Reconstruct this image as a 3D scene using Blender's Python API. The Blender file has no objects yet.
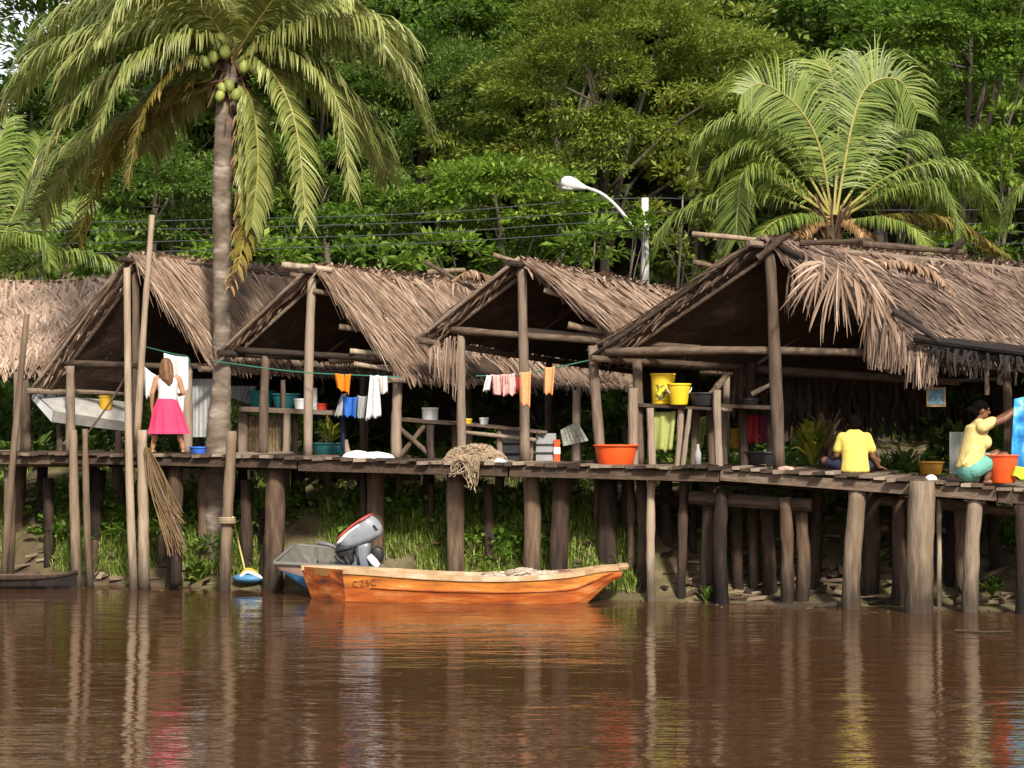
import bpy, bmesh, math, random
import numpy as np
from mathutils import Vector, Matrix, Euler, noise as mnoise

R = random.Random(7)
C = bpy.context.scene.collection
SC = bpy.context.scene
F = 1920.0            # focal length in pixels
CAMH = 2.42           # eye height above the water
HZ = 430.0            # image row of the horizon

def V(*a): return Vector(a)
def DL(x, off=0.0):
    """depth of the water-front line (plus an offset inland) seen at column x"""
    return (27.4 + off) / (1 + 0.34 * (x - 512) / F)
def P(x, y, d):
    return V((x - 512) / F * d, d, CAMH + (HZ - y) / F * d)
def interp(tab, x):
    if x <= tab[0][0]: return tab[0][1]
    for (a, b), (c, d) in zip(tab, tab[1:]):
        if x <= c: return b + (d - b) * (x - a) / (c - a)
    return tab[-1][1]
DECKY = [(-200, 449), (0, 452), (250, 455), (400, 460), (600, 465), (750, 468), (850, 474), (905, 479), (1024, 489), (1150, 499)]
def front_x(X):                       # image column of the front line at arc X
    Y = 27.4 - 0.34 * X
    return 512 + F * X / Y, Y
def sdist(X, Y): return X * 0.322 + (Y - 27.4) * 0.947
def arcX(X, Y): return (X * 0.947 - (Y - 27.4) * 0.322) * 0.947
def zfront(u):
    x, Y = front_x(u)
    return CAMH + (HZ - interp(DECKY, x)) / F * Y
def zdeck(X, Y): return zfront(arcX(X, Y))
def at(x, off):
    d = DL(x, off); X = (x - 512) / F * d
    return V(X, d, zdeck(X, d))
def DF(u, s, z=0.0):                  # deck frame: along, inland, above deck
    return V(u + 0.322 * s, 27.4 - 0.34 * u + 0.947 * s, zfront(u) + z)
def smooth(a, b, x):
    t = min(1, max(0, (x - a) / (b - a))); return t * t * (3 - 2 * t)
def gz(X, Y):
    s = sdist(X, Y)
    n = mnoise.noise(V(X * 0.9, Y * 0.9, 0)) * 0.16 + mnoise.noise(V(X * 2.7, Y * 2.7, 3)) * 0.06
    u = arcX(X, Y); k = 1 - smooth(1.0, 3.0, u)
    z = -0.75 + 0.8 * smooth(-2.2, 0.9, s) + (1 - k) * 1.75 * smooth(0.8, 3.9, s) + k * (1.1 * smooth(.35, 1.6, s) + .70 * smooth(1.4, 4.0, s)) + n * smooth(0.2, 1.4, s) * (1 + 1.0 * smooth(6, 20, s))
    z += 0.9 * smooth(8, 20, s) + 13.0 * smooth(20, 60, s)
    return z

def deck_w(u): return 1.75 if u < 1.5 else 2.45
def zfloor(X, Y):
    return zdeck(X, Y) if sdist(X, Y) < deck_w(arcX(X, Y)) else min(zdeck(X, Y), gz(X, Y) + .01)
# ---------------------------------------------------------------- materials
def newmat(name):
    m = bpy.data.materials.new(name); m.use_nodes = True
    return m, m.node_tree.nodes, m.node_tree.links, m.node_tree.nodes['Principled BSDF']
def ramp(N, cols):
    r = N.new('ShaderNodeValToRGB'); e = r.color_ramp.elements
    while len(e) < len(cols): e.new(0.5)
    for i, (p, c) in enumerate(cols):
        e[i].position = p; e[i].color = (c[0], c[1], c[2], 1)
    return r
def math_node(N, L, op, a, b=None, c=None):
    n = N.new('ShaderNodeMath'); n.operation = op
    for i, v in enumerate((a, b, c)):
        if v is None: continue
        if isinstance(v, (int, float)): n.inputs[i].default_value = v
        else: L.new(v, n.inputs[i])
    return n.outputs[0]
def mat_var(name, cols, rough=0.7, nscale=6.0, namount=0.35, stretch=(1, 1, 1), rndw=1.0, bump=0.0, bscale=None, transl=0.0, spec=0.3, tide=False):
    """base colour from a ramp driven by a per-face random value plus noise"""
    m, N, L, B = newmat(name)
    at_ = N.new('ShaderNodeAttribute'); at_.attribute_name = 'rnd'
    tc = N.new('ShaderNodeTexCoord'); mp = N.new('ShaderNodeMapping'); mp.inputs['Scale'].default_value = stretch
    L.new(tc.outputs['Object'], mp.inputs['Vector'])
    nz = N.new('ShaderNodeTexNoise'); nz.inputs['Scale'].default_value = nscale; nz.inputs['Detail'].default_value = 5
    L.new(mp.outputs[0], nz.inputs['Vector'])
    a = math_node(N, L, 'MULTIPLY_ADD', nz.outputs['Fac'], namount * 2, -namount)
    b0 = math_node(N, L, 'MULTIPLY_ADD', at_.outputs['Fac'], rndw, .5 - .5 * rndw); b = math_node(N, L, 'ADD', b0, a)
    r = ramp(N, cols); L.new(b, r.inputs['Fac'])
    col = r.outputs['Color']
    if tide:     # wet, algae-dark band below the tide mark
        g = N.new('ShaderNodeNewGeometry'); sx = N.new('ShaderNodeSeparateXYZ'); L.new(g.outputs['Position'], sx.inputs[0])
        zz = math_node(N, L, 'MULTIPLY_ADD', nz.outputs['Fac'], 0.5, sx.outputs['Z'])
        mr = N.new('ShaderNodeMapRange'); mr.inputs[1].default_value = 0.42; mr.inputs[2].default_value = 1.05
        mr.inputs[3].default_value = 0.26; mr.inputs[4].default_value = 1.0; L.new(zz, mr.inputs[0])
        mx = N.new('ShaderNodeMix'); mx.data_type = 'RGBA'; mx.blend_type = 'MULTIPLY'; mx.inputs['Factor'].default_value = 1
        L.new(col, mx.inputs['A']); L.new(mr.outputs[0], mx.inputs['B']); col = mx.outputs['Result']
    L.new(col, B.inputs['Base Color'])
    B.inputs['Roughness'].default_value = rough; B.inputs['Specular IOR Level'].default_value = spec
    if bump:
        bn = N.new('ShaderNodeBump'); bn.inputs['Strength'].default_value = bump; bn.inputs['Distance'].default_value = 0.02
        nz2 = N.new('ShaderNodeTexNoise'); nz2.inputs['Scale'].default_value = bscale or nscale * 3; nz2.inputs['Detail'].default_value = 4
        L.new(mp.outputs[0], nz2.inputs['Vector']); L.new(nz2.outputs['Fac'], bn.inputs['Height']); L.new(bn.outputs[0], B.inputs['Normal'])
    if transl:
        t = N.new('ShaderNodeBsdfTranslucent'); L.new(r.outputs['Color'], t.inputs['Color'])
        s = N.new('ShaderNodeMixShader'); s.inputs[0].default_value = transl
        out = N['Material Output']; L.new(B.outputs[0], s.inputs[1]); L.new(t.outputs[0], s.inputs[2]); L.new(s.outputs[0], out.inputs['Surface'])
    return m
def mat_plain(name, c, rough=0.6, var=0.22, nscale=9, spec=0.4, bump=0.0, metallic=0.0, transl=0.0):
    d = [max(0, x * (1 - var)) for x in c]; l = [min(1, x * (1 + var)) for x in c]
    m = mat_var(name, [(0.2, d), (0.8, l)], rough, nscale, 0.45, rndw=1.0, spec=spec, bump=bump, transl=transl)
    m.node_tree.nodes['Principled BSDF'].inputs['Metallic'].default_value = metallic
    return m
M = {}
ST = (5, 5, 0.7)
M['wood'] = mat_var('weathered_wood', [(0.1, (.038, .025, .018)), (0.5, (.135, .093, .064)), (0.9, (.29, .22, .16))], .85, 3.0, .4, ST, .9, .7, 7)
M['woodx'] = mat_var('weathered_wood_lengthwise', [(0.1, (.032, .021, .014)), (0.5, (.105, .07, .046)), (0.9, (.24, .178, .128))], .85, 3.0, .4, (.7, 5, 5), .9, .7, 7)
M['stilt'] = mat_var('stilt_wood', [(0.1, (.018, .010, .007)), (0.5, (.072, .043, .027)), (0.95, (.21, .14, .09))], .8, 3.0, .4, ST, .9, .9, 7, tide=True)
M['tan_post'] = mat_var('tan_post_wood', [(0.1, (.07, .045, .03)), (0.5, (.19, .135, .09)), (0.9, (.32, .25, .18))], .85, 3.0, .45, ST, .5, .9, 7, tide=True)
M['pale_pole'] = mat_var('pale_pole_wood', [(0.1, (.11, .072, .046)), (0.5, (.25, .178, .115)), (0.9, (.42, .33, .235))], .8, 3.0, .38, ST, .8, .6, 7, tide=True)
M['deck'] = mat_var('deck_board_wood', [(0.05, (.03, .019, .013)), (0.5, (.12, .082, .056)), (0.95, (.30, .23, .17))], .85, 3.0, .3, (4, 4, 4), 1.0, .5, 8)
M['dark_wood'] = mat_var('dark_wood', [(0.1, (.016, .010, .007)), (0.6, (.06, .038, .025)), (1, (.13, .09, .06))], .85, 4.0, .4, (3, 3, 3), .9, .6, 9)
M['char'] = mat_var('charred_wood', [(0.1, (.006, .005, .005)), (0.8, (.03, .022, .018))], .8, 4.0, .4, (3, 3, 3), .9, .6, 9)
M['thatch'] = mat_var('thatch_leaf', [(0.0, (.070, .042, .027)), (0.35, (.21, .135, .090)), (0.7, (.34, .235, .165)), (1, (.50, .38, .285))], .8, 2.5, .18, (1, 1, 1), 1.0)
M['thatch_pale'] = mat_var('pale_thatch_leaf', [(0.0, (.10, .06, .04)), (0.35, (.29, .19, .13)), (0.7, (.45, .325, .235)), (1, (.62, .49, .38))], .8, 2.5, .18, (1, 1, 1), 1.0)
M['thatch_old'] = mat_var('old_thatch_leaf', [(0.0, (.038, .024, .017)), (0.4, (.13, .083, .058)), (0.75, (.235, .16, .115)), (1, (.40, .30, .22))], .8, 2.5, .18, (1, 1, 1), 1.0)
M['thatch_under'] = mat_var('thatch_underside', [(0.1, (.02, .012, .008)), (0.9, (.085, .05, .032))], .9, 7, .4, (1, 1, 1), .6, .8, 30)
M['palm'] = mat_var('palm_leaf_green', [(0, (.13, .16, .03)), (0.5, (.31, .33, .09)), (0.85, (.48, .48, .19)), (1, (.64, .62, .36))], .45, .8, .25, (1, 1, 1), 1.0, transl=.3, spec=.5)
M['palm_fresh'] = mat_var('palm_leaf_fresh', [(0, (.08, .13, .018)), (0.5, (.21, .28, .045)), (0.85, (.37, .41, .10)), (1, (.52, .52, .22))], .45, .8, .25, (1, 1, 1), 1.0, transl=.35, spec=.5)
M['palm_yellow'] = mat_var('palm_leaf_yellowing', [(0, (.10, .085, .015)), (0.5, (.25, .19, .03)), (1, (.46, .33, .09))], .5, .8, .25, (1, 1, 1), 1.0, transl=.3, spec=.4)
M['palm_dead'] = mat_var('palm_leaf_dead', [(0, (.13, .065, .025)), (0.5, (.33, .18, .07)), (1, (.55, .40, .22))], .7, .8, .25, (1, 1, 1), 1.0, transl=.2)
M['rachis'] = mat_plain('palm_rib', (.30, .26, .07), .5, .3)
M['palm_trunk'] = mat_var('palm_trunk_bark', [(0.15, (.035, .024, .017)), (0.45, (.105, .077, .055)), (0.7, (.18, .14, .105)), (0.92, (.36, .30, .24))], .9, 2.6, .6, (1.2, 1.2, 2.4), .5, .9, 8)
M['fibre'] = mat_plain('palm_fibre', (.10, .055, .025), .9, .5)
M['coconut'] = mat_plain('coconut_husk', (.20, .23, .05), .5, .4, 6)
def leafmat(n, a, b, c, tr=.42, dead=(.36, .17, .04)): return mat_var(n, [(0, a), (0.48, b), (0.93, c), (1, dead if 'olive' in n else c)], .5, .5, .12, (1, 1, 1), 1.0, transl=tr, spec=.35)
M['leaf_mid'] = leafmat('leaf_mid_green', (.04, .09, .008), (.115, .205, .022), (.25, .34, .055))
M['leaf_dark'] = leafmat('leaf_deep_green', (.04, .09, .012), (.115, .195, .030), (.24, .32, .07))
M['leaf_olive'] = leafmat('leaf_olive_green', (.075, .12, .012), (.215, .275, .036), (.39, .42, .085))
M['leaf_fresh'] = leafmat('leaf_fresh_green', (.055, .12, .009), (.175, .285, .028), (.35, .43, .075))
M['leaf_yellow'] = leafmat('leaf_yellow_green', (.08, .10, .008), (.20, .23, .022), (.36, .34, .05))
M['bark'] = mat_var('tree_bark', [(0.1, (.03, .022, .015)), (0.9, (.16, .13, .10))], .9, 3, .4, (1, 1, .3), .8, .6)
M['pale_bark'] = mat_var('pale_twig_bark', [(0.1, (.16, .13, .09)), (0.9, (.38, .32, .24))], .9, 3, .4, (1, 1, .3), .8, .6)
M['grass'] = leafmat('bank_grass_blade', (.08, .14, .012), (.22, .31, .045), (.42, .44, .13), .3)
M['weed'] = leafmat('bank_weed_leaf', (.045, .11, .01), (.14, .26, .03), (.30, .38, .08))
M['dry'] = mat_var('dry_litter', [(0, (.025, .015, .010)), (0.5, (.10, .065, .04)), (1, (.32, .235, .155))], .85, 4, .2)

# ---------------------------------------------------------------- mesh helpers
WO = {}
class MB:
    def __init__(s): s.v = []; s.f = []; s.r = []; s.m = []
    def add(s, vs, fs, rnd=None, mi=0):
        o = len(s.v); s.v.extend([tuple(v) for v in vs])
        rr = R.random() if rnd is None else rnd
        for f in fs:
            s.f.append(tuple(i + o for i in f)); s.r.append(rr() if callable(rr) else rr); s.m.append(mi)
    def tube(s, pts, rad, n=8, rnd=None, mi=0, jit=0.0, cap=True):
        pts = [Vector(p) for p in pts]
        if not isinstance(rad, (list, tuple)): rad = [rad] * len(pts)
        t0 = (pts[1] - pts[0]).normalized()
        a = t0.orthogonal().normalized(); vs = []
        for i, p in enumerate(pts):
            t = (pts[min(i + 1, len(pts) - 1)] - pts[max(i - 1, 0)]).normalized()
            a = (a - t * a.dot(t)).normalized(); b = t.cross(a)
            for k in range(n):
                an = 2 * math.pi * k / n
                q = rad[i] * (1 + (R.uniform(-jit, jit) if jit else 0))
                vs.append(p + (a * math.cos(an) + b * math.sin(an)) * q)
        fs = []
        for i in range(len(pts) - 1):
            for k in range(n):
                k2 = (k + 1) % n
                fs.append((i * n + k, i * n + k2, (i + 1) * n + k2, (i + 1) * n + k))
        if cap:
            fs.append(tuple(range(n))[::-1]); fs.append(tuple(range((len(pts) - 1) * n, len(pts) * n)))
        s.add(vs, fs, rnd, mi)
    def log(s, p0, p1, r0, r1=None, seg=6, bend=0.02, n=9, jit=0.06, rnd=None, mi=0):
        p0 = Vector(p0); p1 = Vector(p1); r1 = r0 if r1 is None else r1
        L = (p1 - p0).length; t = (p1 - p0).normalized(); a = t.orthogonal().normalized(); b = t.cross(a)
        ba, bb = R.uniform(-1, 1) * bend * L, R.uniform(-1, 1) * bend * L
        ph = R.uniform(0, 6)
        pts = []; rr = []
        for i in range(seg + 1):
            u = i / seg; k = math.sin(math.pi * u); k2 = math.sin(2 * math.pi * u + ph) * k
            pts.append(p0.lerp(p1, u) + a * (ba * k + bb * .4 * k2) + b * (bb * k))
            rr.append((r0 + (r1 - r0) * u) * (1 + R.uniform(-jit, jit)))
        s.tube(pts, rr, n, rnd, mi, jit * .6)
    def box(s, c, dx, dy, dz, rnd=None, mi=0, jit=0.0):
        c = Vector(c); dx = Vector(dx); dy = Vector(dy); dz = Vector(dz); vs = []
        for k in (-1, 1):
            for j in (-1, 1):
                for i in (-1, 1):
                    vs.append(c + dx * i + dy * j + dz * k + V(R.uniform(-jit, jit), R.uniform(-jit, jit), R.uniform(-jit, jit)))
        s.add(vs, [(0, 2, 3, 1), (4, 5, 7, 6), (0, 1, 5, 4), (2, 6, 7, 3), (0, 4, 6, 2), (1, 3, 7, 5)], rnd, mi)
    def lathe(s, c, prof, n=24, ax=None, rnd=None, mi=0, sq=None):
        """prof: (radius, height) list"""
        c = Vector(c); vs = []; ax = ax or Matrix.Identity(3)
        for (r, z) in prof:
            for k in range(n):
                an = 2 * math.pi * k / n; cx, cy = math.cos(an), math.sin(an)
                e = sq or 1.0
                if sq:
                    cx = math.copysign(abs(cx) ** e, cx); cy = math.copysign(abs(cy) ** e, cy)
                vs.append(c + ax @ V(r * cx, r * cy, z))
        fs = []
        for i in range(len(prof) - 1):
            for k in range(n):
                k2 = (k + 1) % n; fs.append((i * n + k, i * n + k2, (i + 1) * n + k2, (i + 1) * n + k))
        s.add(vs, fs, rnd, mi)
    def grid(s, fn, nu, nv, rnd=None, mi=0, thick=None):
        """surface fn(u,v)->point; thick: offset vector (or function) gives a closed shell"""
        A = [Vector(fn(i / nu, j / nv)) for j in range(nv + 1) for i in range(nu + 1)]
        W = nu + 1
        fs = [(j * W + i, j * W + i + 1, (j + 1) * W + i + 1, (j + 1) * W + i) for j in range(nv) for i in range(nu)]
        if thick is None: s.add(A, fs, rnd, mi); return
        nrm = [V(0, 0, 0) for _ in A]
        for f in fs:
            n = (A[f[1]] - A[f[0]]).cross(A[f[3]] - A[f[0]])
            for i in f: nrm[i] += n
        Bk = [a - n.normalized() * thick if n.length > 0 else a for a, n in zip(A, nrm)]
        o = len(A); fs2 = [tuple(i + o for i in f[::-1]) for f in fs]
        rim = [i for i in range(W)] + [j * W + nu for j in range(1, nv + 1)] + [nv * W + i for i in range(nu - 1, -1, -1)] + [j * W for j in range(nv - 1, 0, -1)]
        fs3 = [(rim[(k + 1) % len(rim)], rim[k], rim[k] + o, rim[(k + 1) % len(rim)] + o) for k in range(len(rim))]
        s.add(A + Bk, fs + fs2 + fs3, rnd, mi)
    def strip(s, pts, ws, wd, rnd=None, mi=0, thick=0.0):
        """ribbon through pts, half widths ws along direction(s) wd"""
        vs = []; n = len(pts)
        for i, p in enumerate(pts):
            w = wd[i] if isinstance(wd, list) else wd
            vs.append(p - w * ws[i]); vs.append(p + w * ws[i])
        s.add(vs, [(2 * i, 2 * i + 1, 2 * i + 3, 2 * i + 2) for i in range(n - 1)], rnd, mi)
    def cap(s, p0, p1, r0, r1, n=14):
        p0 = Vector(p0); p1 = Vector(p1); t = (p1 - p0)
        t = t.normalized() if t.length > 1e-6 else V(0, 0, 1)
        pts = []; rr = []
        for k in range(4): an = math.pi / 2 * k / 4; pts.append(p0 - t * r0 * math.cos(an)); rr.append(max(r0 * math.sin(an), r0 * .05))
        pts.append(p0); rr.append(r0); pts.append(p1); rr.append(r1)
        for k in range(3, -1, -1): an = math.pi / 2 * k / 4; pts.append(p1 + t * r1 * math.cos(an)); rr.append(max(r1 * math.sin(an), r1 * .05))
        s.tube(pts, rr, n)
    def ell(s, c, rx, ry, rz, rot=None, n=16):
        c = Vector(c); rot = rot or Matrix.Identity(3); vs = []
        for i in range(1, n):
            th = math.pi * i / n
            for k in range(n): vs.append(c + rot @ V(rx * math.sin(th) * math.cos(2 * math.pi * k / n), ry * math.sin(th) * math.sin(2 * math.pi * k / n), -rz * math.cos(th)))
        vs.append(c + rot @ V(0, 0, -rz)); vs.append(c + rot @ V(0, 0, rz)); b = len(vs) - 2
        fs = [(i * n + k, i * n + (k + 1) % n, (i + 1) * n + (k + 1) % n, (i + 1) * n + k) for i in range(n - 2) for k in range(n)]
        fs += [(b, (k + 1) % n, k) for k in range(n)] + [(b + 1, (n - 2) * n + k, (n - 2) * n + (k + 1) % n) for k in range(n)]
        s.add(vs, fs)
    def build(s, name, mats, parent=None, smooth_=False):
        a = np.array(s.v, dtype=np.float64); lo = a.min(0); hi = a.max(0)
        org = np.array([(lo[0] + hi[0]) / 2, (lo[1] + hi[1]) / 2, lo[2]])
        me = bpy.data.meshes.new(name); me.from_pydata((a - org).tolist(), [], s.f)
        return finish(me, name, mats, parent, org, s.r, s.m, smooth_)
def finish(me, name, mats, parent, org, r=None, m=None, smooth_=False):
    for x in (mats if isinstance(mats, (list, tuple)) else [mats]): me.materials.append(M[x] if isinstance(x, str) else x)
    if r is not None and len(r) == len(me.polygons):
        at_ = me.attributes.new('rnd', 'FLOAT', 'FACE'); at_.data.foreach_set('value', np.array(r, dtype=np.float32))
    if m is not None and any(m): me.polygons.foreach_set('material_index', np.array(m, dtype=np.int32))
    if smooth_: me.polygons.foreach_set('use_smooth', np.ones(len(me.polygons), dtype=bool))
    me.update()
    o = bpy.data.objects.new(name, me); C.objects.link(o)
    org = np.array(org, dtype=float)
    if parent is not None:
        o.parent = parent; o.location = org - WO[parent.name]
    else: o.location = org
    WO[o.name] = org
    return o
def tag(o, label=None, cat=None, group=None, kind=None):
    if label: o['label'] = label
    if cat: o['category'] = cat
    if group: o['group'] = group
    if kind: o['kind'] = kind
    return o
def thing(name, loc, label, cat, group=None):
    o = bpy.data.objects.new(name, None); C.objects.link(o); o.location = loc; o.empty_display_size = .2
    WO[o.name] = np.array(tuple(loc), dtype=float)
    return tag(o, label, cat, group)

# ---------------------------------------------------------------- camera, light
cam = bpy.data.cameras.new('camera'); co = bpy.data.objects.new('camera', cam); C.objects.link(co)
cam.sensor_width = 36; cam.lens = F / 1024 * 36; cam.shift_y = (HZ - 384) / 1024; cam.clip_end = 2000; cam.clip_start = .1
co.location = (0, 0, CAMH); co.rotation_euler = (math.pi / 2, 0, 0); SC.camera = co
SUN_EL, SUN_AZ = 39, 164   # azimuth measured clockwise from +Y; the sun stands behind the camera, a little right
w = bpy.data.worlds.new('World'); SC.world = w; w.use_nodes = True
sk = w.node_tree.nodes.new('ShaderNodeTexSky'); sk.sky_type = 'NISHITA'; sk.sun_disc = False
sk.sun_elevation = math.radians(SUN_EL); sk.sun_rotation = math.radians(SUN_AZ); sk.dust_density = 4.0; sk.air_density = 1.2
hz_ = w.node_tree.nodes.new('ShaderNodeMix'); hz_.data_type = 'RGBA';  hz_.inputs['B'].default_value = (7.5, 7.6, 7.8, 1)   # thin bright cloud
g_ = w.node_tree.nodes.new('ShaderNodeNewGeometry'); sx_ = w.node_tree.nodes.new('ShaderNodeSeparateXYZ'); mr_ = w.node_tree.nodes.new('ShaderNodeMapRange')
tcw = w.node_tree.nodes.new('ShaderNodeTexCoord'); w.node_tree.links.new(tcw.outputs['Generated'], sx_.inputs[0]); w.node_tree.links.new(sx_.outputs['Z'], mr_.inputs[0])
for i_, v_ in ((1, .22), (2, .5), (3, .92), (4, .28)): mr_.inputs[i_].default_value = v_          # cloud bank thick near the horizon
w.node_tree.links.new(mr_.outputs[0], hz_.inputs['Factor'])
w.node_tree.links.new(sk.outputs[0], hz_.inputs['A']); w.node_tree.links.new(hz_.outputs['Result'], w.node_tree.nodes['Background'].inputs[0]); w.node_tree.nodes['Background'].inputs[1].default_value = .10
sl = bpy.data.lights.new('sun', 'SUN'); sl.energy = 3.6; sl.angle = math.radians(6); sl.color = (1, .95, .86)
so = bpy.data.objects.new('sun', sl); C.objects.link(so); so.location = (0, -20, 40)
az = math.radians(SUN_AZ); el = math.radians(SUN_EL)
sd = V(math.sin(az) * math.cos(el), math.cos(az) * math.cos(el), math.sin(el))
so.rotation_euler = (-sd).to_track_quat('-Z', 'Y').to_euler()
SC.view_settings.view_transform = 'Standard'; SC.view_settings.look = 'None'; SC.view_settings.gamma = 1; SC.view_settings.use_curve_mapping = False
SC.view_settings.exposure = 0.7
cy = SC.cycles
cy.max_bounces = 6; cy.diffuse_bounces = 3; cy.glossy_bounces = 3; cy.transmission_bounces = 3; cy.transparent_max_bounces = 4
cy.caustics_reflective = False; cy.caustics_refractive = False; cy.sample_clamp_indirect = 6

# ---------------------------------------------------------------- ground and water
def build_ground():
    xs = np.concatenate([np.linspace(-400, -20, 24), np.linspace(-19, 19, 190), np.linspace(20, 400, 24)])
    ys = np.concatenate([np.linspace(-60, 20, 10), np.linspace(21, 36, 110), np.linspace(36.5, 100, 90), np.linspace(110, 700, 20)])
    vs = [(x, y, gz(x, y)) for y in ys for x in xs]; W = len(xs)
    mb = MB(); mb.v = vs
    for j in range(len(ys) - 1):
        for i in range(W - 1): mb.f.append((j * W + i, j * W + i + 1, (j + 1) * W + i + 1, (j + 1) * W + i)); mb.r.append(.5); mb.m.append(0)
    m = mat_var('muddy_earth', [(0.15, (.03, .019, .012)), (0.42, (.105, .072, .042)), (0.55, (.10, .09, .035)), (0.85, (.22, .16, .10))], .9, 2.6, .75, (1, 1, 1), 1.0, 1.0, 22)
    tag(mb.build('ground', m, None, True), kind='structure')
build_ground()
def build_water():
    mb = MB(); mb.add([(-600, -120, 0), (600, -120, 0), (600, 60, 0), (-600, 60, 0)], [(0, 1, 2, 3)])
    m, N, L, B = newmat('river_water')
    B.inputs['Base Color'].default_value = (.064, .030, .014, 1); B.inputs['Roughness'].default_value = .03; B.inputs['IOR'].default_value = 1.33
    tc = N.new('ShaderNodeTexCoord')
    def nz(sc, det, rot=0):
        mp = N.new('ShaderNodeMapping'); mp.inputs['Scale'].default_value = sc; mp.inputs['Rotation'].default_value = (0, 0, rot); L.new(tc.outputs['Object'], mp.inputs[0])
        n = N.new('ShaderNodeTexNoise'); n.inputs['Scale'].default_value = 1; n.inputs['Detail'].default_value = det; n.inputs['Roughness'].default_value = .5
        L.new(mp.outputs[0], n.inputs['Vector']); return n.outputs['Fac']
    a = nz((.8, 2.4, 1), 2, .05); b = nz((3.0, 9.0, 1), 3, -.06); c = nz((.16, .3, 1), 2)
    cm = N.new('ShaderNodeMapRange'); cm.inputs[1].default_value = .3; cm.inputs[2].default_value = .7; cm.inputs[3].default_value = .35; cm.inputs[4].default_value = 1.8; L.new(c, cm.inputs[0])
    h = math_node(N, L, 'MULTIPLY_ADD', b, .32, a); h = math_node(N, L, 'MULTIPLY', h, cm.outputs[0])
    sp = N.new('ShaderNodeSeparateXYZ'); L.new(tc.outputs['Object'], sp.inputs[0]); sh = N.new('ShaderNodeMapRange')     # sheltered near the bank, ruffled out on the river
    for i, v in ((1, -16.5), (2, -4), (3, 2.5), (4, .8)): sh.inputs[i].default_value = v
    L.new(sp.outputs['Y'], sh.inputs[0]); h = math_node(N, L, 'MULTIPLY', h, sh.outputs[0])
    bn = N.new('ShaderNodeBump'); bn.inputs['Strength'].default_value = 1.0; bn.inputs['Distance'].default_value = .021
    L.new(h, bn.inputs['Height']); L.new(bn.outputs[0], B.inputs['Normal'])
    tag(mb.build('water', m), kind='structure')
build_water()
# ---------------------------------------------------------------- trees
NR = np.random.default_rng(11)
def leaves_mesh(centers, outs, size, rnd, asp=.42):
    """one folded diamond leaf per centre, pointing along outs (drooping)"""
    n = len(centers)
    d = outs + NR.normal(0, .35, (n, 3)); d[:, 2] -= .15; d /= np.linalg.norm(d, axis=1, keepdims=True)
    up = np.array([0, 0, 1.0]) + NR.normal(0, .35, (n, 3)) + outs * .5
    sd_ = np.cross(d, up); sd_ /= np.linalg.norm(sd_, axis=1, keepdims=True) + 1e-9
    nn = np.cross(sd_, d)
    L = (size * NR.uniform(.6, 1.35, n))[:, None]
    b = centers; t = centers + d * L - nn * L * .12
    mid = centers + d * L * .48 + nn * L * .05
    vs = np.stack([b, mid - sd_ * L * asp * .5, t, mid + sd_ * L * asp * .5], 1).reshape(-1, 3)
    return vs, rnd
def mesh_quads(name, vs, rnd, mats, parent=None, org=None):
    n = len(vs) // 4
    if org is None: org = np.array([vs[:, 0].mean(), vs[:, 1].mean(), vs[:, 2].min()])
    me = bpy.data.meshes.new(name)
    me.vertices.add(len(vs)); me.vertices.foreach_set('co', (vs - org).astype(np.float32).ravel())
    me.loops.add(4 * n); me.loops.foreach_set('vertex_index', np.arange(4 * n, dtype=np.int32))
    me.polygons.add(n); me.polygons.foreach_set('loop_start', np.arange(0, 4 * n, 4, dtype=np.int32))
    me.update(calc_edges=True)
    return finish(me, name, mats, parent, org, rnd)
def crown_points(c, rx, ry, rz, ncl, per, clr, flat=.55, shell=.5, low=-.75):
    cs = []; out = []; rn = []; ccs = []
    c = np.array(c)
    ph = NR.uniform(0, 6.28, 6)
    k = 0
    while k < ncl:
        d = NR.normal(0, 1, 3); d /= np.linalg.norm(d)
        if d[2] < low: continue
        a = math.atan2(d[1], d[0])
        lump = 1 + .20 * math.sin(2 * a + ph[0] + d[2] * 3) + .16 * math.sin(3 * a + ph[1] - d[2] * 4) + .10 * math.sin(5 * a + ph[2])
        r = NR.uniform(shell, 1.0) ** .7 * lump
        cc = c + d * r * np.array([rx, ry, rz]); ccs.append(cc)
        R_ = clr * NR.uniform(.55, 1.3); m = int(per * (R_ / clr) ** 1.6)
        e = NR.normal(0, 1, (m, 3)); e /= np.linalg.norm(e, axis=1, keepdims=True); e[:, 2] = np.where(e[:, 2] < -.25, -e[:, 2] * .6, e[:, 2])
        q = NR.uniform(.35, 1.0, m)[:, None] ** .6
        cs.append(cc + e * q * R_ * np.array([1, 1, flat])); o = e * .8 + d * .5; out.append(o)
        base = .45 + NR.normal(0, .10); rn.append(np.clip(base + NR.normal(0, .17, m), 0, 1))
        k += 1
    return np.concatenate(cs), np.concatenate(out), np.concatenate(rn), ccs
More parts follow.
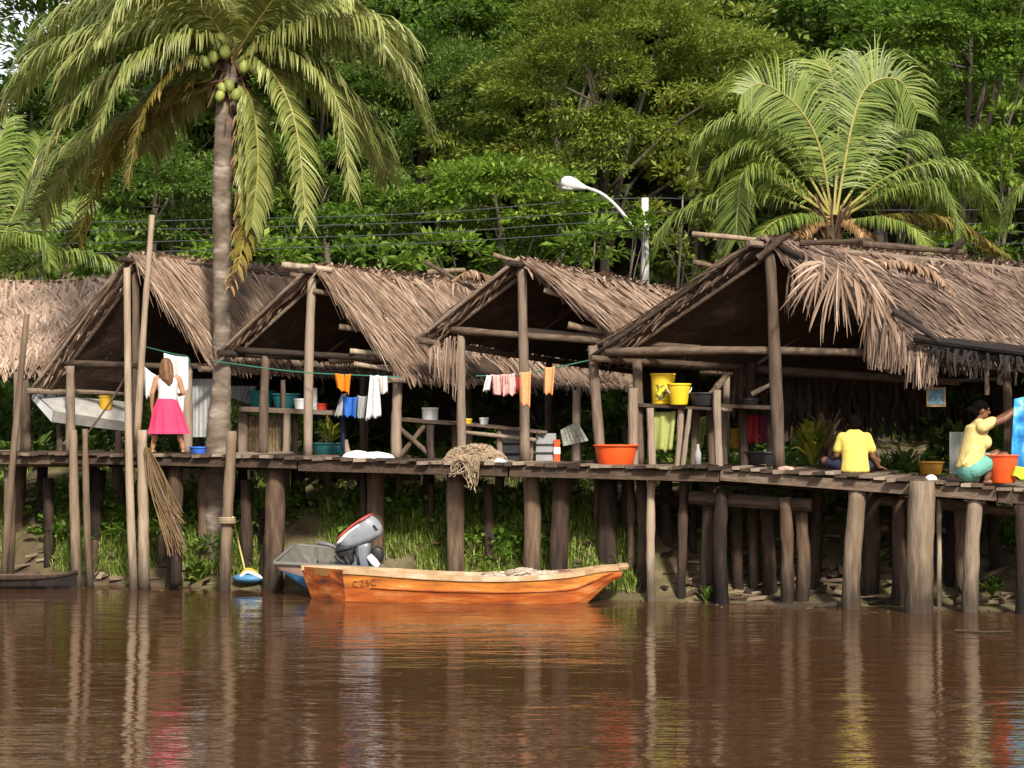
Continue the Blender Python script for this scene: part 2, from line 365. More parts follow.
def limb_mesh(base, ccs, top, r0, nl, mat='bark', parent=None, name='trunk'):
    mb = MB(); base = Vector(base); top = Vector(top)
    pts = [base.lerp(top, t) + V(math.sin(t * 4 + base.x) * .18, math.cos(t * 3 + base.x) * .15, 0) * (t > 0) for t in (0, .2, .4, .6, .8, 1)]
    mb.tube(pts, [r0 * (1.25 if i == 0 else 1 - .14 * i) for i in range(6)], 9, jit=.06)
    for i in range(nl):
        q = Vector(ccs[int(NR.integers(len(ccs)))]); k = NR.uniform(.35, .95)
        s = pts[min(4, int(k * 5))].lerp(pts[min(5, int(k * 5) + 1)], (k * 5) % 1); rr = r0 * (1 - .65 * k) * .55
        mid = s.lerp(q, .5) + V(NR.uniform(-.3, .3), NR.uniform(-.3, .3), NR.uniform(.1, .5))
        mb.tube([s, s.lerp(mid, .55), mid, q], [rr, rr * .8, rr * .6, rr * .2], 6, jit=.05)
    return mb.build(name, mat, parent, True)
def tree(x, y, d, rpx, hpx, label, mat='leaf_mid', name='broadleaf_tree', leaf=.165, dens=1.5, group=None, cat='tree', flat=.55, bark='bark', clr=.62, ry=None, shell=.5):
    """crown centre at pixel (x, y) and depth d, half width rpx and half height hpx in pixels"""
    if leaf == .165: leaf = NR.choice([.13, .15, .17, .20, .23]); asp_ = NR.choice([.32, .42, .55])
    else: asp_ = .42
    c = P(x, y, d); rx = rpx / F * d; rz = hpx / F * d; ry = ry or min(rx, 3.2)
    base = V(c.x + R.uniform(-.3, .3), c.y + .3, gz(c.x, c.y) - .1)
    t = thing(name, base, label, cat, group)
    area = 4 * (rx * rz + rx * ry + ry * rz) / 3
    ncl = max(10, int(area * 3.0 * dens)); per = max(30, int(95 * (.27 / leaf) ** 1.6 * (clr / .62) ** 2))
    P_, O_, r_, ccs = crown_points(c, rx, ry, rz, ncl, per, clr, flat, shell)
    vs, rn = leaves_mesh(P_, O_, leaf, r_, asp_)
    mesh_quads('crown', vs, rn, mat, t)
    limb_mesh(base, ccs, c + V(0, 0, rz * .3), max(.05, rx * .05), min(14, 4 + ncl // 14), bark, t)
    return t
def copy_thing(o, loc, rz, sc, label=None):
    r = o.copy(); C.objects.link(r); r.location = loc; r.rotation_euler = (0, 0, rz); r.scale = sc
    if label: r['label'] = label
    for ch in o.children:
        c = ch.copy(); C.objects.link(c); c.parent = r
    return r
tree(615, 95, 45, 150, 130, 'tall olive-green tree with dense crown above the street lamp', 'leaf_olive', dens=1.7)
tree(500, 205, 41.5, 95, 42, 'flat-topped spreading tree with layered crown left of the street lamp', 'leaf_fresh', dens=1.1, flat=.4)
tree(440, 110, 48, 85, 95, 'dark shaggy tree just right of the tall palm crown', 'leaf_dark')
tree(420, 15, 52, 110, 75, 'bright tree whose top fills the gap right of the palm crown', 'leaf_mid')
tree(965, 45, 44, 120, 75, 'broad overhanging tree above the right-hand palm, with dark hollow beneath', 'leaf_mid')
tree(1005, 165, 42.5, 52, 40, 'low leafy tree at the far right edge beside the short palm', 'leaf_fresh', clr=.5)
tree(835, 25, 51, 105, 85, 'deep green tree directly behind the top of the short palm', 'leaf_dark')
tree(715, 100, 47, 75, 110, 'olive tree between the street lamp and the short palm', 'leaf_olive')
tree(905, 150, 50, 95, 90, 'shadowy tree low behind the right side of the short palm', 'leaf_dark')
tree(675, 205, 37.6, 34, 36, 'small yellowish twiggy shrub behind the lamp post', 'leaf_yellow', 'twiggy_shrub', .17, .8, cat='shrub', bark='pale_bark', clr=.32)
tree(598, 248, 38.5, 40, 26, 'bright lime bush at the foot of the lamp post', 'leaf_fresh', 'bush', .2, 1.2, cat='bush', clr=.38)
tree(640, 230, 36.4, 15, 13, 'small lime sprig of foliage crossing in front of the lamp post', 'leaf_fresh', 'bush', .17, 1.2, cat='bush', clr=.2)
tree(450, 262, 39.0, 60, 22, 'low bush behind the third hut ridge, beneath the wires', 'leaf_fresh', 'bush', .2, 1.2, cat='bush', clr=.4)
tree(385, 215, 42, 55, 36, 'leafy tree under the drooping right fronds of the tall palm', 'leaf_mid', clr=.5)
tree(300, 200, 43, 65, 60, 'green tree just right of the tall palm trunk', 'leaf_mid')
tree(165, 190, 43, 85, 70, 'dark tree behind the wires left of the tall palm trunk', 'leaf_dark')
tree(330, 80, 50, 90, 90, 'tree hidden behind the right fronds of the tall palm', 'leaf_dark')
tree(160, 60, 50, 100, 80, 'tree hidden behind the left fronds of the tall palm', 'leaf_mid')
tree(40, 135, 47, 75, 85, 'tree at the left edge below the patch of white sky', 'leaf_dark')
tree(280, -40, 54, 120, 70, 'tree peeping out over the top of the tall palm', 'leaf_mid')
tree(560, -30, 56, 120, 70, 'tree at the top middle of the forest edge', 'leaf_mid')
tree(700, -25, 55, 70, 60, 'olive tree at the top edge left of the small sky gap', 'leaf_olive')
tree(60, 255, 40.5, 70, 32, 'bush behind the pale left roof under the wires', 'leaf_mid', 'bush', .22, 1.1, cat='bush', clr=.42)
tree(250, 262, 39.5, 60, 24, 'bush behind the ridge of the first full hut', 'leaf_fresh', 'bush', .22, 1.1, cat='bush', clr=.42)
tree(715, 255, 40, 60, 30, 'bush behind the base of the short palm on its left', 'leaf_olive', 'bush', .2, 1.1, cat='bush', clr=.4)
tree(985, 250, 40.5, 65, 22, 'yellow-green bush behind the right end of the big roof', 'leaf_fresh', 'bush', .22, 1.1, cat='bush', clr=.42)
tree(545, 265, 42, 75, 30, 'low bush under the wires just left of the lamp', 'leaf_mid', 'bush', .22, 1.1, cat='bush', clr=.42)
tree(345, 262, 40.5, 55, 26, 'bush behind the ridge poles of the second hut', 'leaf_mid', 'bush', .22, 1.1, cat='bush', clr=.42)
# second row, one model copied
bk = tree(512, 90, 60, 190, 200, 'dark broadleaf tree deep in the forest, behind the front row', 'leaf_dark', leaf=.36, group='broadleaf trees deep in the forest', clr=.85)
for (x, d, s, rz) in ((150, 61, 1.0, 1.1), (330, 60, 1.1, 2.3), (700, 60, 1.05, 3.4), (880, 59, 1.0, 4.2), (1080, 58, 1.1, 5.5), (420, 66, 1.2, 5.0), (800, 67, 1.05, 2.0), (620, 66, 1.25, 1.2), (990, 67, 1.2, .3), (-110, 60, .62, 3)):
    X = (x - 512) / F * d
    copy_thing(bk, (X, d, gz(X, d) - .2), rz, (s, s, s))
def stuff_leaves(name, pts, outs, size, rnd, mat, label, asp=.42):
    vs, rn = leaves_mesh(pts, outs, size, rnd, asp); o = mesh_quads(name, vs, rn, mat)
    return tag(o, label, kind='stuff')
# undergrowth at the forest foot
cs = []; os_ = []; rs = []
for i in range(520):
    X = R.uniform(-14, 14); Y = R.uniform(37.5, 42); z = gz(X, Y)
    p, o, r, _ = crown_points((X, Y, z + R.uniform(.2, 1.4)), .5, .5, .5, 3, 28, .4)
    cs.append(p); os_.append(o); rs.append(r)
stuff_leaves('undergrowth', np.concatenate(cs), np.concatenate(os_), .24, np.concatenate(rs), 'leaf_mid', 'tangled green undergrowth at the foot of the forest')
cs = []; os_ = []; rs = []
for i in range(330):
    X = R.uniform(-32, 32); Y = R.uniform(70, 78); z = gz(X, Y) + R.uniform(0, 9)
    p, o, r, _ = crown_points((X, Y, z), 1.6, 1.2, 1.4, 5, 40, 1.0)
    cs.append(p); os_.append(o); rs.append(r)
# the far canopy, thinner at the left so that the white sky shows there
a = np.concatenate(cs); o_ = np.concatenate(os_); r_ = np.concatenate(rs)
sx = 512 + F * a[:, 0] / a[:, 1]; sy = HZ - F * (a[:, 2] - CAMH) / a[:, 1]
k = ~((a[:, 0] < -15.5) & (a[:, 2] > 14.2))
stuff_leaves('far_forest', a[k], o_[k], .5, r_[k], 'leaf_dark', 'far forest canopy on the rise behind the trees')

# ---------------------------------------------------------------- palms
M['dead_rib'] = mat_plain('dry_palm_rib', (.26, .15, .08), .7, .3)
def catmull(pts, n):
    pts = [Vector(p) for p in pts]; q = [pts[0] * 2 - pts[1]] + pts + [pts[-1] * 2 - pts[-2]]; out = []
    m = len(pts) - 1
    for i in range(n + 1):
        t = i / n * m; k = min(int(t), m - 1); u = t - k
        a, b, c, d = q[k:k + 4]
        out.append(.5 * ((2 * b) + (c - a) * u + (2 * a - 5 * b + 4 * c - d) * u * u + (3 * b - a - 3 * c + d) * u ** 3))
    return out
def frond(parent, pts, Lmax, mat, n=50, droop=.15, wid=.0155, twist=0.0, rr=.028, start=.12, ragged=.10, name='frond', lift=.15, bias=0.0, hang=.55):
    c = catmull(pts, n); mb = MB()
    mb.tube(c, [rr * (1 - .85 * i / n) for i in range(n + 1)], 6, .5, 1)
    T0 = (c[1] - c[0]).normalized(); S = T0.cross(V(0, 0, 1))
    if S.length < .25: S = T0.cross(V(0, 1, 0))
    S.normalize(); S.rotate(Matrix.Rotation(twist, 3, T0))
    for i in range(n + 1):
        t = i / n; T = (c[min(i + 1, n)] - c[max(i - 1, 0)]).normalized()
        S = (S - T * S.dot(T)).normalized(); U = S.cross(T).normalized()
        if U.z < 0 and abs(U.z) > .3 and i < 3: U = -U
        if t < start: continue
        prof = (.55 + .45 * min(1, (t - start) / .2)) * (1 if t < .7 else 1 - .5 * (t - .7) / .3)
        for side in (-1, 1):
            for sub in (0, .33, .67):
                if R.random() < ragged: continue
                p0 = c[i].lerp(c[min(i + 1, n)], sub)
                L = Lmax * prof * R.uniform(.8, 1.1)
                d = (T * (.38 + .5 * t * t) + S * side * .95 + U * R.uniform(lift - .12, lift + .12) + V(R.uniform(-.07, .07), R.uniform(-.07, .07), R.uniform(-.07, .07))).normalized()
                pts_ = [p0]; ds = []; g = (droop + hang * (1 - abs(T.z)) ** .7) * R.uniform(.75, 1.25)
                for k in range(4):
                    ds.append(d); pts_.append(pts_[-1] + d * L / 4); d = (d + V(0, 0, -1) * g * (k + 1) * .55).normalized()
                ds.append(d)
                wv = [(T - e * T.dot(e)).normalized() if (T - e * T.dot(e)).length > .05 else U for e in ds]
                hw = wid * R.uniform(.8, 1.25)
                mb.strip(pts_, [hw * .7, hw, hw, hw * .7, hw * .08], wv, min(1, max(0, R.gauss(.42 + bias, .2))))
    return mb.build(name, [mat, 'dead_rib' if mat == 'palm_dead' else 'rachis'], parent)
def palm_head(parent, c, fr, dep, Lmax, scale_mat='palm'):
    for f in fr:
        px_, dy, mat = f[0], f[1], f[2]
        kw = dict(f[3]) if len(f) > 3 else {}
        if mat == 'palm_fresh': kw.setdefault('hang', .48); kw.setdefault('wid', .0135); kw.setdefault('ragged', .2)
        n = len(px_); pts = []
        tot = 0; cum = [0]
        for (a, b) in zip(px_, px_[1:]): tot += math.hypot(a[0] - b[0], a[1] - b[1]); cum.append(tot)
        for q, cu in zip(px_, cum):
            pts.append(P(q[0], q[1], dep + dy * cu / tot))
        frond(parent, pts, kw.pop('L', Lmax), mat, **kw)
def palm_trunk(parent, pts, rad, name='trunk'):
    c = catmull(pts, 70); mb = MB(); m = len(rad) - 1
    rr = []
    for i in range(71):
        t = i / 70 * m; k = min(int(t), m - 1); r = rad[k] + (rad[k + 1] - rad[k]) * (t - k)
        rr.append(r * (1 + (.05 if i % 3 == 0 else -.03)))
    mb.tube(c, rr, 16, None, 0, .035)
    return mb.build(name, 'palm_trunk', parent, True)
def build_tall_palm():
    d = DL(220, 1.0); b = P(219, 575, d)
    t = thing('coconut_palm', b, 'tall coconut palm with green coconuts rising beside the girl, crown cut by the sky', 'palm tree')
    t['label'] = 'tall coconut palm with bare ringed trunk and clustered coconuts, drooping yellowing fronds'
    palm_trunk(t, [P(219, 575, d), P(218.5, 450, d), P(222, 365, d), P(222, 200, d), P(226, 110, d), P(231, 62, d)], [.22, .205, .135, .15, .165, .14])
    fr = [
        ([(232, 66), (198, 36), (148, 22), (100, 31), (45, 56), (2, 108)], .7, 'palm'),
        ([(230, 70), (190, 58), (140, 60), (90, 92), (48, 150), (30, 190)], -.9, 'palm'),
        ([(230, 60), (185, 12), (120, -6), (70, 14), (28, 56)], 1.4, 'palm'),
        ([(228, 74), (193, 58), (160, 84), (140, 122), (128, 182)], -1.0, 'palm_yellow', dict(L=.5)),
        ([(228, 76), (182, 88), (138, 120), (105, 160), (78, 236)], .9, 'palm_yellow', dict(L=.75)),
        ([(228, 78), (180, 100), (120, 124), (70, 160), (40, 215)], 1.6, 'palm'),
        ([(232, 60), (231, 10), (226, -40), (205, -90)], .5, 'palm', dict(twist=.5)),
        ([(234, 60), (262, 18), (300, -18), (350, -36)], .8, 'palm'),
        ([(230, 60), (200, 0), (150, -40), (90, -50)], -.6, 'palm'),
        ([(234, 64), (270, 42), (315, 26), (372, 22), (384, 48)], -.7, 'palm'),
        ([(234, 64), (278, 36), (340, 34), (394, 62), (430, 128)], .6, 'palm'),
        ([(236, 70), (270, 46), (314, 68), (340, 110), (350, 190)], -.9, 'palm', dict(L=.75)),
        ([(236, 74), (258, 60), (284, 92), (298, 138), (306, 220)], -1.2, 'palm', dict(L=.7)),
        ([(236, 72), (280, 70), (330, 90), (368, 130), (386, 175)], 1.3, 'palm'),
        ([(236, 76), (252, 104), (258, 160), (252, 226)], -.7, 'palm', dict(L=.6, droop=.35)),
        ([(238, 82), (250, 130), (252, 190), (238, 268)], -.8, 'palm_yellow', dict(L=.5, droop=.6, ragged=.5)),
        ([(236, 84), (244, 140), (246, 215), (230, 286)], -.7, 'palm_dead', dict(L=.42, droop=.6, ragged=.6, wid=.011)),
        ([(236, 76), (248, 98), (250, 150), (246, 215)], -.6, 'palm', dict(L=.55, droop=.4)),
        ([(232, 60), (240, 0), (262, -50)], -.8, 'palm'),
        ([(232, 60), (212, 20), (170, -6), (128, 4), (100, 40)], -1.6, 'palm'),
    ]
    fr += [
        ([(230, 66), (205, 40), (165, 42), (125, 72), (96, 128)], -1.3, 'palm'),
        ([(230, 64), (190, 30), (135, 30), (82, 62), (58, 118)], .2, 'palm'),
        ([(230, 62), (196, 14), (150, 2), (98, 22), (60, 84)], 1.0, 'palm'),
        ([(230, 68), (206, 62), (172, 96), (150, 150)], 1.2, 'palm'),
        ([(236, 64), (282, 24), (336, 8), (392, 30), (412, 78)], 1.2, 'palm'),
        ([(236, 68), (276, 56), (322, 70), (356, 116), (372, 150)], .4, 'palm'),
        ([(232, 60), (256, 24), (280, -6), (318, -22), (350, -2)], -1.2, 'palm'),
        ([(230, 62), (214, 14), (190, -22), (150, -30)], .9, 'palm'),
        ([(234, 62), (246, 18), (268, -22), (300, -40)], 1.0, 'palm')]
    palm_head(t, None, fr, d, .98)
    mb = MB()
    for i in range(60):
        a = R.uniform(0, 6.28); p = P(231, 78, d) + V(math.cos(a) * .14, math.sin(a) * .14, R.uniform(-.35, .35))
        q = p + V(math.cos(a) * .22, math.sin(a) * .22, R.uniform(-.5, .1)); mb.tube([p, p.lerp(q, .5) + V(0, 0, .05), q], [.03, .02, .008], 5)
    mb.build('fibre_sheath', 'fibre', t)
    for (x, y) in ((217, 47), (222, 39), (230, 43), (225, 52), (213, 57), (222, 88), (236, 95), (244, 67), (250, 66), (176, 60), (255, 70), (229, 86), (220, 96)):
        if x == 176: x, y = 205, 62
        mb = MB(); p = P(x, y, d - .32 + R.uniform(-.06, .05)); r = R.uniform(.075, .1)
        mb.ell(p, r * .88, r * .88, r * 1.15, Matrix.Rotation(R.uniform(-.5, .5), 3, 'Y'), 12); mb.build('coconut', 'coconut', t, True)
build_tall_palm()
def build_short_palm():
    d = 35.5; b = P(832, 250, d); b.z = gz(b.x, b.y) - .1
    t = thing('coconut_palm', b, 'shorter bushy coconut palm with fresh green arching fronds behind the big roof', 'palm tree')
    palm_trunk(t, [b, b.lerp(P(832, 235, d), .5) + V(.05, 0, 0), P(832, 226, d)], [.26, .2, .17])
    fr = [
        ([(832, 215), (819, 145), (795, 104), (762, 84), (742, 94)], -.4, 'palm_fresh', dict(twist=.25)),
        ([(834, 215), (838, 120), (828, 66), (812, 64), (810, 100)], .8, 'palm_fresh', dict(twist=.5)),
        ([(836, 215), (852, 125), (868, 86), (898, 80), (918, 112)], .5, 'palm_fresh', dict(twist=.25)),
        ([(836, 215), (846, 150), (858, 108), (860, 60)], 1.2, 'palm_fresh', dict(twist=.4)),
        ([(830, 215), (786, 170), (753, 146), (724, 160), (727, 192)], .4, 'palm_fresh'),
        ([(830, 215), (776, 180), (745, 172), (738, 205), (736, 240)], -1.0, 'palm_fresh'),
        ([(828, 218), (770, 196), (715, 196), (676, 218), (655, 250)], .3, 'palm_fresh'),
        ([(838, 215), (890, 176), (942, 164), (978, 188), (990, 222)], .3, 'palm_fresh'),
        ([(840, 218), (894, 190), (934, 184), (950, 208), (958, 240)], -.9, 'palm_fresh'),
        ([(840, 222), (900, 215), (950, 222), (1000, 252)], .9, 'palm_yellow', dict(L=.6)),
        ([(840, 225), (880, 218), (915, 230), (930, 252)], -1.2, 'palm_fresh', dict(L=.6)),
        ([(830, 222), (800, 215), (770, 225), (752, 250)], -1.2, 'palm_fresh', dict(L=.6)),
        ([(832, 215), (805, 150), (770, 120), (735, 128)], 1.6, 'palm_fresh', dict(twist=.5)),
        ([(836, 215), (880, 150), (905, 130), (925, 150)], 1.8, 'palm_fresh', dict(twist=.25)),
        ([(832, 215), (790, 150), (742, 122), (706, 138), (694, 176)], -.2, 'palm_fresh', dict(twist=.2)),
        ([(838, 218), (890, 184), (930, 196), (944, 228)], 1.4, 'palm_fresh', dict(L=.8)),
        ([(830, 218), (790, 186), (752, 190), (728, 222)], 1.4, 'palm_fresh', dict(L=.8)),
        ([(830, 225), (812, 222), (798, 236), (790, 255)], -.8, 'palm_dead', dict(L=.4)),
        ([(836, 225), (850, 222), (866, 236), (872, 258)], -.8, 'palm_dead', dict(L=.4)),
    ]
    palm_head(t, None, fr, d, .95)
    mb = MB()
    for i in range(70):
        a = R.uniform(0, 6.28); p = P(832, 232, d) + V(math.cos(a) * .16, math.sin(a) * .16, R.uniform(-.3, .3)); mb.tube([p, p + V(math.cos(a) * .2, math.sin(a) * .2, R.uniform(.1, .5))], [.035, .012], 5)
    mb.build('fibre_sheath', 'fibre', t)
build_short_palm()
def build_edge_palms():
    d = 37.0; b = P(-35, 330, d); b.z = gz(b.x, b.y) - .1
    t = thing('coconut_palm', b, 'palm mostly out of view at the left edge, fronds arching over the pale roof', 'palm tree')
    palm_trunk(t, [b, b.lerp(P(-40, 300, d), .5), P(-42, 296, d)], [.25, .2, .17])
    palm_head(t, None, [
        ([(-40, 296), (0, 240), (25, 190), (40, 140)], .5, 'palm_fresh', dict(twist=.6)),
        ([(-40, 296), (-10, 255), (18, 238), (42, 240), (50, 262)], -.6, 'palm_fresh'),
        ([(-40, 296), (30, 270), (72, 252), (110, 262), (122, 278)], .2, 'palm_fresh'),
        ([(-40, 296), (10, 250), (45, 215), (85, 200)], 1.2, 'palm_fresh', dict(twist=.4)),
        ([(-40, 296), (-20, 230), (-10, 170), (8, 120)], .8, 'palm_fresh', dict(twist=.6)),
        ([(-40, 296), (-70, 240), (-110, 220), (-140, 250)], .3, 'palm_fresh'),
        ([(-40, 296), (-50, 220), (-60, 150)], .3, 'palm_fresh')], d, .8)
    d = 37.0; b = P(1092, 330, d); b.z = gz(b.x, b.y) - .1
    t = thing('coconut_palm', b, 'palm beyond the right edge with one frond tip hanging into view', 'palm tree')
    palm_trunk(t, [b, b.lerp(P(1090, 190, d), .5), P(1088, 186, d)], [.25, .2, .17])
    palm_head(t, None, [
        ([(1088, 186), (1050, 172), (1018, 190), (1003, 232)], -.3, 'palm_fresh', dict(L=.6)),
        ([(1088, 186), (1060, 130), (1050, 90)], .6, 'palm_fresh'),
        ([(1088, 186), (1120, 150), (1150, 160), (1170, 200)], .2, 'palm_fresh'),
        ([(1088, 186), (1090, 120), (1100, 70)], .2, 'palm_fresh')], d, .8)
build_edge_palms()

# ---------------------------------------------------------------- street lamp and wires
def build_lamp():
    d = 37.0; b = P(646, 262, d); b.z = gz(b.x, b.y)
    t = thing('street_lamp', b, 'white street lamp on a curved arm above the hut roofs', 'street lamp')
    mb = MB(); mb.tube([b, P(645, 198, d)], [.085, .07], 12); mb.build('post', M.setdefault('lampwhite', mat_plain('concrete_white', (.62, .6, .56), .6, .15)), t, True)
    mb = MB(); mb.tube(catmull([P(646, 244, d), P(632, 226, d), P(618, 208, d), P(602, 194, d), P(584, 187, d)], 14), .034, 8); mb.build('arm', M.setdefault('galv', mat_plain('painted_steel', (.55, .55, .52), .4, .12)), t, True)
    mb = MB(); a = P(586, 188, d); e = P(561, 181, d); ax = (e - a)
    pts = [a.lerp(e, k) for k in (0, .2, .45, .7, .9, 1)]
    mb.tube(pts, [.045, .07, .12, .14, .11, .05], 12); h = mb.build('lamp_head', 'lampwhite', t, True)
    mb = MB(); mb.ell(a.lerp(e, .68) + V(0, -.01, -.09), .15, .09, .07); mb.build('diffuser', mat_plain('lamp_glass', (.5, .5, .48), .2, .1), h, True)
build_lamp()
mw = mat_plain('cable_sheath', (.05, .055, .055), .6, .1)
for k, (yl, ym, yr) in enumerate(((224, 213, 198), (232, 222, 212), (245, 233, 221), (255, 243, 232))):
    mb = MB(); d = 37.2 + .12 * k
    pts = catmull([P(-200, yl + 3, d), P(-10, yl, d), P(220, (yl + ym) / 2 + 1, d), P(430, ym, d), P(646, yr, d), P(850, yr + 12, d), P(1240, yr + 8, d)], 60)
    mb.tube(pts, .0095, 6, .5)
    tag(mb.build('power_cable', mw), ['top', 'second', 'third', 'lowest'][k] + ' of the four thin power cables strung behind the roofs', 'cable', 'power cables behind the huts')
# ---------------------------------------------------------------- boardwalk on stilts
def build_boardwalk():
    b = DF(-1, 1.0); b.z = -.3
    t = thing('boardwalk', b, 'long weathered plank boardwalk on stilts running along the river front of the huts', 'boardwalk')
    mb = MB(); u = -10.6
    while u < 8.6:
        wv = R.uniform(.11, .2); s0 = R.uniform(-.07, .0) - (.07 if R.random() < .12 else 0); s1 = deck_w(u) - .05 + R.uniform(0, .15); z = R.uniform(-.012, .016)
        du = V(.947, -.322, 0) * (wv / 2 - .006); ds = V(.322, .947, 0) * (s1 - s0) / 2
        c = DF(u + wv / 2, (s0 + s1) / 2, -.02 + z); sk_ = R.uniform(-.02, .02)
        mb.box(c, du, ds + V(sk_, 0, R.uniform(-.015, .015)), V(0, 0, .018 + R.uniform(0, .008)), None, 0, .006)
        u += wv * .947 + .006
    mb.build('decking', 'deck', t)
    u = -10.6
    while u < 8.5:                     # squared edge beams under the plank ends
        L = R.uniform(2.6, 4.0); a = DF(u, .1, -.125 + R.uniform(-.02, .02)); c = DF(min(u + L, 8.6), .1, -.125 + R.uniform(-.02, .02))
        m = (a + c) / 2; dv = (c - a) / 2 * .995; h = .062 + R.uniform(0, .02)
        q = MB()
        n = 8
        for k in range(n):
            p0 = a.lerp(c, k / n); p1 = a.lerp(c, (k + 1) / n)
            if k == 0: q.v, q.f = [], []
        q.box(m, dv, V(.322, .947, 0) * .055, V(0, 0, h), None, 0, .012)
        q.build('edge_beam', 'dark_wood' if R.random() < .5 else 'woodx', t); u += L
    for s in (1.0, 1.62):
        u = -10.6
        while u < 8.5:
            L = R.uniform(3.2, 4.8); q = MB(); q.log(DF(u, s, -.15), DF(min(u + L, 8.6), s, -.15), .09, .08, 6, .01); q.build('joist', 'woodx', t); u += L
    for (x, y, w_, off) in ((700, 497, 14, .55),):
        pass
    # stilts seen from the river: (top x, top y, foot x, foot y, width px, offset inland, pale)
    S = [(10, 470, 8, 580, 12, .4, 0), (48, 478, 48, 572, 11, .8, 0), (100, 470, 100, 572, 12, 1.0, 0), (162, 466, 160, 560, 11, .9, 0), (175, 466, 173, 577, 15, .35, 0), (205, 470, 203, 570, 13, .9, 0), (246, 480, 247, 575, 12, .7, 0),
         (276, 466, 271, 580, 20, .4, 0), (262, 510, 258, 575, 14, 1.1, 0), (300, 470, 300, 556, 10, 1.8, 0), (376, 468, 374, 560, 18, .9, 0), (363, 472, 362, 560, 8, .95, 0), (432, 484, 434, 565, 6, 1.2, 0), (455, 475, 456, 575, 18, .6, 0),
         (488, 484, 489, 572, 11, .9, 0), (530, 468, 529, 575, 17, .55, 0), (563, 470, 557, 572, 19, .55, 0), (597, 478, 597, 575, 6, 1.05, 0), (608, 478, 607, 590, 21, 1.0, 0), (630, 478, 630, 590, 9, .9, 0), (641, 478, 640, 592, 12, .7, 0), (652, 470, 653, 600, 9, .40, 1),
         (685, 475, 681, 590, 10, .6, 0), (696, 482, 697, 570, 8, 1.7, 0), (712, 486, 707, 598, 17, .65, 0), (722, 488, 724, 605, 14, .35, 0), (739, 490, 740, 590, 12, 1.3, 0), (766, 492, 768, 590, 15, 1.1, 0), (785, 497, 786, 603, 13, .4, 0), (801, 500, 800, 603, 13, .7, 0),
         (858, 485, 851, 612, 18, .2, 0), (872, 492, 870, 600, 16, 1.1, 0), (899, 500, 897, 606, 14, .8, 0), (922, 481, 917, 628, 27, -.12, 0), (939, 500, 939, 600, 5, .7, 1), (976, 496, 970, 616, 16, .2, 0), (960, 505, 962, 600, 14, 1.1, 0), (1020, 504, 1021, 622, 13, .15, 0), (1062, 504, 1060, 622, 18, .2, 0),
         (-30, 470, -32, 580, 14, .4, 0), (-75, 470, -75, 580, 14, .5, 0)]
    for (x0, y0, x1, y1, wpx, off, pale) in S:
        d0 = DL(x0, off); d1 = DL(x1, off); r = wpx / F * d0 / 2
        top = P(x0, y0, d0); top.z = min(top.z, zdeck(top.x, top.y) - .05)
        if x0 in (922,): top = P(x0, y0, d0)
        ft = P(x1, y1, d1); ft.z = min(gz(ft.x, ft.y), 0) - .35
        mb = MB(); mb.log(ft, top, r * 1.05, r * .95, 11, .022 if wpx < 18 else .012, 12, .13 if wpx < 16 else .06); mb.build('stilt', 'pale_pole' if pale else ('tan_post' if x0 in (922, 858, 976) else 'stilt'), t, True)
    for i in range(30):                 # back row stilts under the decking
        u = -9.8 + i * .62 + R.uniform(-.2, .2); s = R.choice((1.2, 1.45, 1.62)); top = DF(u, s, -.1); ft = V(top.x + R.uniform(-.1, .1), top.y, 0); ft.z = gz(ft.x, ft.y) - .3
        mb = MB(); r = R.uniform(.05, .11); mb.log(ft, top, r, r * .95, 6, .015, 8, .08); mb.build('stilt', 'stilt', t, True)
    for (a, b_, off, r) in (((690, 497), (812, 505), .5, .1), ((655, 500), (720, 503), 1.5, .08), ((870, 500), (1010, 512), 1.2, .07), ((880, 520), (960, 523), 1.6, .06), ((880, 528), (958, 530), 1.9, .06), ((930, 500), (1040, 515), .9, .06), ((340, 470), (372, 472), 1.7, .06), ((300, 475), (420, 478), 2.0, .05)):
        mb = MB(); mb.log(P(a[0], a[1], DL(a[0], off)), P(b_[0], b_[1], DL(b_[0], off)), r, r * .9, 6, .01); mb.build('cross_beam', 'woodx', t)
build_boardwalk()

# free poles and mooring posts
def free_pole(name, a, b, wpx, off, off2, label, cat, mat='pale_pole', r2=None, group=None):
    d0 = DL(a[0], off); d1 = DL(b[0], off2); r = wpx * .88 / F * d0 / 2
    mb = MB(); q = P(b[0], b[1], d1); mb.log(q, P(a[0], a[1], d0), r * 1.1, r * (r2 or .85), 14, .008, 10, .07)
    return tag(mb.build(name, mat, None, True), label, cat, group)
free_pole('leaning_pole', (27, 314), (2, 600), 8, -.1, -.3, 'slim pole leaning to the right in the water at the left edge', 'pole')
free_pole('mooring_pole', (127, 268), (134, 600), 9, -.15, -.25, 'tall straight bare pole standing in the water before the first gable', 'pole')
free_pole('leaning_pole', (152, 215), (137, 438), 7.5, -.05, -.12, 'highest thin pole, tilted, with the green clothes line tied to it', 'pole')
free_pole('mooring_post', (73, 430), (77, 592), 11, -.12, -.15, 'grey cut post topped above the deck, left one of a touching pair', 'post')
free_pole('mooring_post', (85, 429), (90, 592), 8, -.10, -.12, 'thinner cut post topped above the deck, right one of a touching pair', 'post')
free_pole('mooring_post', (142, 430), (144, 590), 13, -.12, -.1, 'orange-brown cut post below the tilted thin pole, beside the girl', 'post')
free_pole('mooring_post', (232, 431), (224, 600), 13, -.15, -.18, 'pale split post topped above the deck in front of the palm trunk', 'post')
